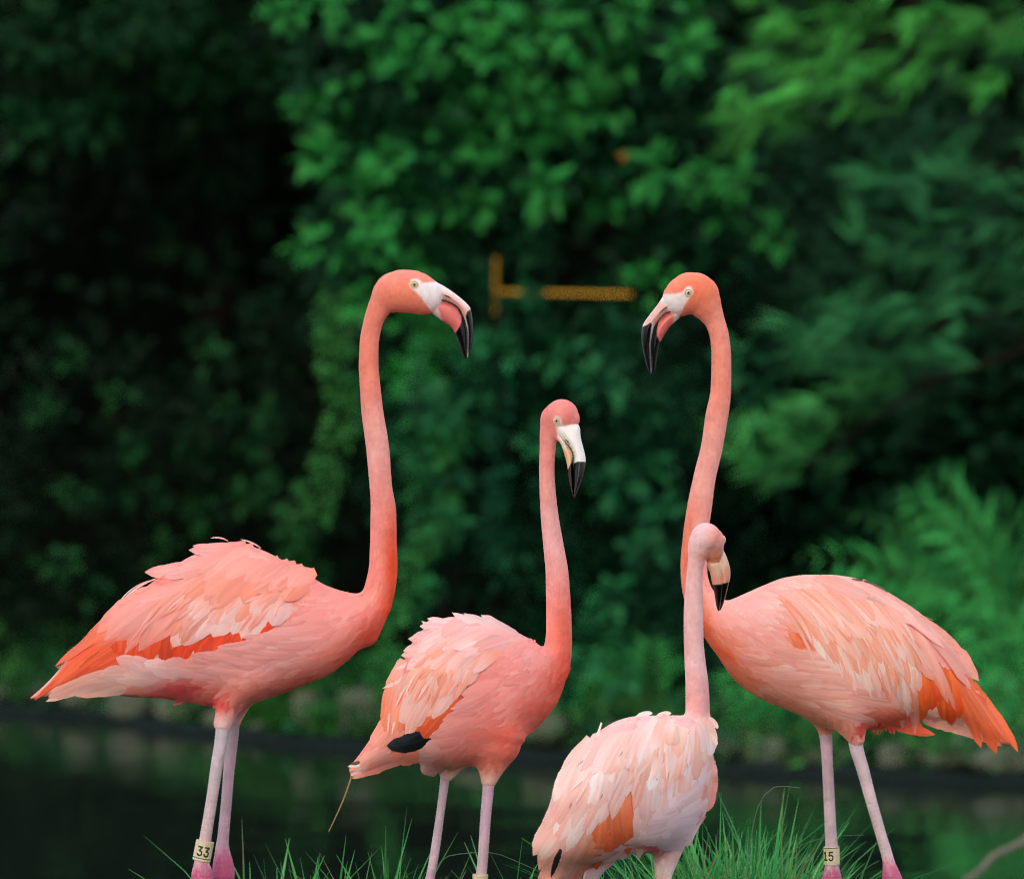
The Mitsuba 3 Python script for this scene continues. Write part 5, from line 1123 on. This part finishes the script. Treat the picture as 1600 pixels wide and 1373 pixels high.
STONES = []
for k in range(60):
    x = rng.uniform(-2.2, 2.1); Y = float(edge_y(x)) + rng.uniform(0.16, 0.42)
    z = float(bank_z(np.array([x]), np.array([Y]))[0])
    sp = trimesh.creation.icosphere(3, 1.0); v = sp.vertices
    kk = 1 + 0.6 * (meshkit.fbm(v * 1.5 + k * 7.3, 3)[:, None] - 0.5)
    sx = rng.uniform(0.04, 0.085)
    v = v * kk * np.array([sx, sx * 0.8, sx * rng.uniform(0.5, 0.8)])
    STONES.append((v + [x, Y, z + sx * 0.3], sp.faces))
V, f, _ = merge(STONES)
scene['stones'] = mikit.ply((V, f), 'rock_material', smooth=True); tag('stones', 'small mossy stones strewn along the far pond edge', 'stones', kind='stuff')
parts = []
for k in range(760):
    x = rng.uniform(-2.6, 2.6); d = rng.uniform(0.10, 1.5); y = float(edge_y(x)) + d
    z = float(bank_z(np.array([x]), np.array([y]))[0])
    col = np.array([(0.024, 0.16, 0.040), (0.05, 0.20, 0.045), (0.02, 0.12, 0.05)][rng.integers(3)]) * rng.uniform(0.5, 1.2)
    parts.append(clump((x, y, z + 0.04), (0.12, 0.1, 0.06), 16, col, L=0.06, wr=0.35, face=(0, -0.2, 0.8)))
crown_entry('ground_cover', parts, None); tag('ground_cover', 'low green plants covering the far bank', 'ground cover', kind='stuff')
WEEDS = [(400, 1110, 'bright weed on the bank just right of the left flamingo\'s legs'), (455, 1085, 'tall green weed behind the left flamingo\'s belly'), (530, 1140, 'leafy weed on the bank left of the middle flamingo\'s tail'), (430, 1140, 'low weed at the kerb between the two left flamingos')]
for px, py, label in WEEDS:
    x0 = (px - 800) * 20.8 / F; Y = float(edge_y(x0)) + 0.22
    key = number('weed')
    parts = []
    base = at(px, py + 35, Y)
    for k in range(9):
        tip = at(px + rng.normal() * 22, py - 20 + rng.normal() * 16, Y - 0.02)
        P = spline([base, (base + tip) / 2 + rng.normal(size=3) * 0.01, tip], 8)
        V, f = tube(P, np.linspace(0.003, 0.0015, 8), 5); parts.append((V, f, np.array([0.04, 0.13, 0.03])))
        for q in P[2:]:
            parts.append(clump(q, 0.012, 4, np.array((0.028, 0.17, 0.028)) * rng.uniform(0.7, 1.2), L=0.05, wr=0.4, face=(0, -0.3, 0.5)))
    crown_entry(key, parts, None)
    tag(key, label, 'weed', 'weeds on the far bank')

# ------------------------------------------------------------------ the yellow post and rail glimpsed through the leaves
def bar(key, a, c, r, mat='yellow_material'):
    V, f = tube(np.array([a + (c - a) * t for t in np.linspace(0, 1, 6)]), r, 14)
    scene[key] = mikit.ply((V, f), mat, smooth=40)
bar('yellow_railing__post', at(775, 402, 21.0), at(773, 490, 21.0), 0.007)
bar('yellow_railing__rail', at(776, 456, 21.0), at(988, 460, 20.9), 0.0062)
bar('yellow_railing__post_base', at(773, 496, 21.0), at(770, 1130, 21.0), 0.012, 'bark_material')
tag('yellow_railing', 'yellow orange post and rail half hidden in the shrub between the two tall heads', 'railing')

# ------------------------------------------------------------------ grass on the near bank
def blades(base, h, lean, wid, col, seg=6):
    """Curved tapering grass blades: base points (n, 3), heights, lean vectors (n, 2), widths."""
    n = len(base)
    t = np.linspace(0, 1, seg)
    P = base[:, None] + np.stack([lean[:, 0:1] * (0.35 * t + 0.65 * t ** 2.6), lean[:, 1:2] * (0.35 * t + 0.65 * t ** 2.6), h[:, None] * (t - 0.28 * t ** 2 * np.clip(np.linalg.norm(lean, axis=1) / h, 0, 1.6)[:, None])], -1)
    tan = np.gradient(P, axis=1)
    a = rng.uniform(0, np.pi, n)
    sd = np.stack([np.cos(a), np.sin(a) * 0.6, np.zeros(n)], 1)[:, None]
    nr = np.cross(tan, sd); nr /= np.linalg.norm(nr, axis=2, keepdims=True) + 1e-9
    w = wid[:, None] * np.clip(1 - t ** 1.6, 0.04, 1) * (0.6 + 0.4 * np.minimum(1, t * 5))
    V = np.stack([P - sd * w[..., None] / 2, P + nr * w[..., None] * 0.18, P + sd * w[..., None] / 2], 2)
    i, j = np.meshgrid(np.arange(seg - 1), np.arange(2), indexing='ij')
    q = np.stack([i * 3 + j, i * 3 + j + 1, (i + 1) * 3 + j + 1, (i + 1) * 3 + j], -1).reshape(-1, 4)
    f = np.vstack([q[:, [0, 1, 2]], q[:, [0, 2, 3]]])
    F_ = (f[None] + (np.arange(n) * seg * 3)[:, None, None]).reshape(-1, 3)
    base_c = tint(n, col, 0.25, 0.14); dry = rng.random(n) < 0.05; base_c[dry] = np.array([0.26, 0.22, 0.11]) * rng.uniform(0.6, 1.1, (dry.sum(), 1))
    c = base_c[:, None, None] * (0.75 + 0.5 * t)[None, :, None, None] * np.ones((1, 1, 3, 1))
    return V.reshape(-1, 3), F_, c.reshape(-1, 3)
def gz(P): return near_z(P[:, 0], P[:, 1]) - 0.01
def lawn(x0, x1, y0, y1, n, hm, hs, spread, col, w=0.005):
    P = np.stack([rng.uniform(x0, x1, n), rng.uniform(y0, y1, n), np.zeros(n)], 1); P[:, 2] = gz(P)
    h = np.clip(rng.normal(hm, hs, n), 0.05, 0.5)
    return blades(P, h, rng.normal(size=(n, 2)) * spread, w * rng.uniform(0.6, 1.3, n), col)
GC = (0.064, 0.320, 0.094)
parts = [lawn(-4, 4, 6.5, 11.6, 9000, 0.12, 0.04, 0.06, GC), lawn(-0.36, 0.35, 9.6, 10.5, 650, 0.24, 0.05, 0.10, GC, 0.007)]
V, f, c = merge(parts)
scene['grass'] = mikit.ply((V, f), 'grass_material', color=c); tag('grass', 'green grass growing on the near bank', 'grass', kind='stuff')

def tuft(label, blist, cat='grass clump'):
    key = number('grass_clump')
    parts = []
    for px, Y, sx, sy, n, h, hs, sp in blist:
        c = at(px, 1500, Y)
        P = np.stack([c[0] + rng.normal(size=n) * sx, Y + rng.normal(size=n) * sy, np.zeros(n)], 1); P[:, 2] = gz(P)
        hh = np.clip(rng.normal(h, hs, n), 0.1, 0.55)
        ln = rng.normal(size=(n, 2)) * sp + (P[:, :2] - c[None, :2]) * 0.7
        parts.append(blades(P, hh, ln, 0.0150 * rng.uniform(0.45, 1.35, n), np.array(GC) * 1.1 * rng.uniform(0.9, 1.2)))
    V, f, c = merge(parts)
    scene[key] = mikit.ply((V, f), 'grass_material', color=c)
    tag(key, label, cat, 'grass clumps on the near bank')
tuft('big dense grass clump between the pale flamingo and the right flamingo', [(1165, 10.32, 0.045, 0.06, 230, 0.365, 0.045, 0.13), (1115, 10.3, 0.045, 0.06, 190, 0.34, 0.045, 0.13), (1210, 10.34, 0.03, 0.05, 90, 0.325, 0.04, 0.12), (1060, 10.2, 0.05, 0.06, 190, 0.33, 0.03, 0.10), (980, 10.1, 0.05, 0.06, 190, 0.31, 0.03, 0.10), (1180, 10.25, 0.07, 0.05, 200, 0.30, 0.03, 0.12)])
tuft('sparse grass clump right of the left flamingo\'s legs', [(440, 10.25, 0.03, 0.04, 22, 0.35, 0.03, 0.10), (490, 10.2, 0.025, 0.04, 16, 0.33, 0.03, 0.10), (478, 10.2, 0.03, 0.04, 40, 0.29, 0.02, 0.08), (386, 10.2, 0.003, 0.02, 2, 0.39, 0.01, 0.006)])
tuft('thin grass clump left of the middle flamingo\'s legs', [(600, 10.15, 0.02, 0.04, 16, 0.37, 0.04, 0.09), (640, 10.15, 0.025, 0.04, 14, 0.33, 0.03, 0.10), (560, 10.15, 0.025, 0.04, 10, 0.32, 0.03, 0.09), (600, 10.15, 0.05, 0.04, 50, 0.30, 0.02, 0.09)])
tuft('fine grass clump between the middle flamingo\'s legs and the pale flamingo', [(800, 10.1, 0.03, 0.04, 16, 0.33, 0.03, 0.14), (720, 10.1, 0.03, 0.04, 12, 0.31, 0.03, 0.13), (770, 10.1, 0.05, 0.04, 30, 0.29, 0.02, 0.1)])

def stalk(label, pts, Y, r, col, cat='grass stalk', name='grass_stalk', mat='grass_material'):
    key = number(name)
    P = spline(np.array([at(x, y, Y) for x, y in pts]), 24)
    V, f = tube(P, np.linspace(r, r * 0.35, 24), 7)
    scene[key] = mikit.ply((V, f), mat, smooth=True, color=np.broadcast_to(np.asarray(col, float), (len(V), 3)))
    tag(key, label, cat)
GS = (0.07, 0.17, 0.08)
stalk('long grass stalk arching behind the middle flamingo\'s right leg', [(640, 1640), (660, 1420), (700, 1338), (760, 1332), (820, 1352), (860, 1372)], 10.0, 0.0016, GS)
stalk('grass stalk leaning right behind the right flamingo\'s banded leg', [(1190, 1640), (1200, 1460), (1240, 1330), (1300, 1308), (1350, 1305)], 10.3, 0.0016, GS)
stalk('grass stalk bending over above the big grass clump', [(1150, 1640), (1165, 1400), (1185, 1260), (1215, 1229), (1250, 1231)], 10.05, 0.0018, (0.13, 0.2, 0.12))
stalk('grass stalk rising right of the banded leg of the right flamingo', [(1300, 1640), (1310, 1440), (1340, 1370), (1375, 1345)], 10.2, 0.0015, GS)
stalk('grass stalk left of the pale flamingo\'s tail', [(800, 1640), (870, 1450), (860, 1360), (830, 1320), (815, 1310)], 9.9, 0.0026, (0.05, 0.19, 0.04))
stalk('dry straw hanging from the tail of the middle flamingo', [(552, 1203), (540, 1240), (525, 1275), (513, 1300)], 9.92, 0.0022, (0.34, 0.24, 0.13), 'straw', 'straw')

# a bare dead branch lying in the water at the lower right
scene['dead_wood_material'] = principled(mikit.proc(lambda p, n, uv: mikit.mix((0.10, 0.09, 0.08), (0.24, 0.21, 0.18), mikit.fbm(p.x * 40, p.y * 40, p.z * 20, 3))), 0.8, 0.2)
limb('fallen_branch', [at(1500, 1385, 15.0), at(1545, 1352, 15.1), at(1590, 1318, 15.2), at(1680, 1270, 15.4)], 0.007, 0.010, n=7, mat='dead_wood_material')
tag('fallen_branch', 'bare grey fallen branch at the lower right corner', 'branch')
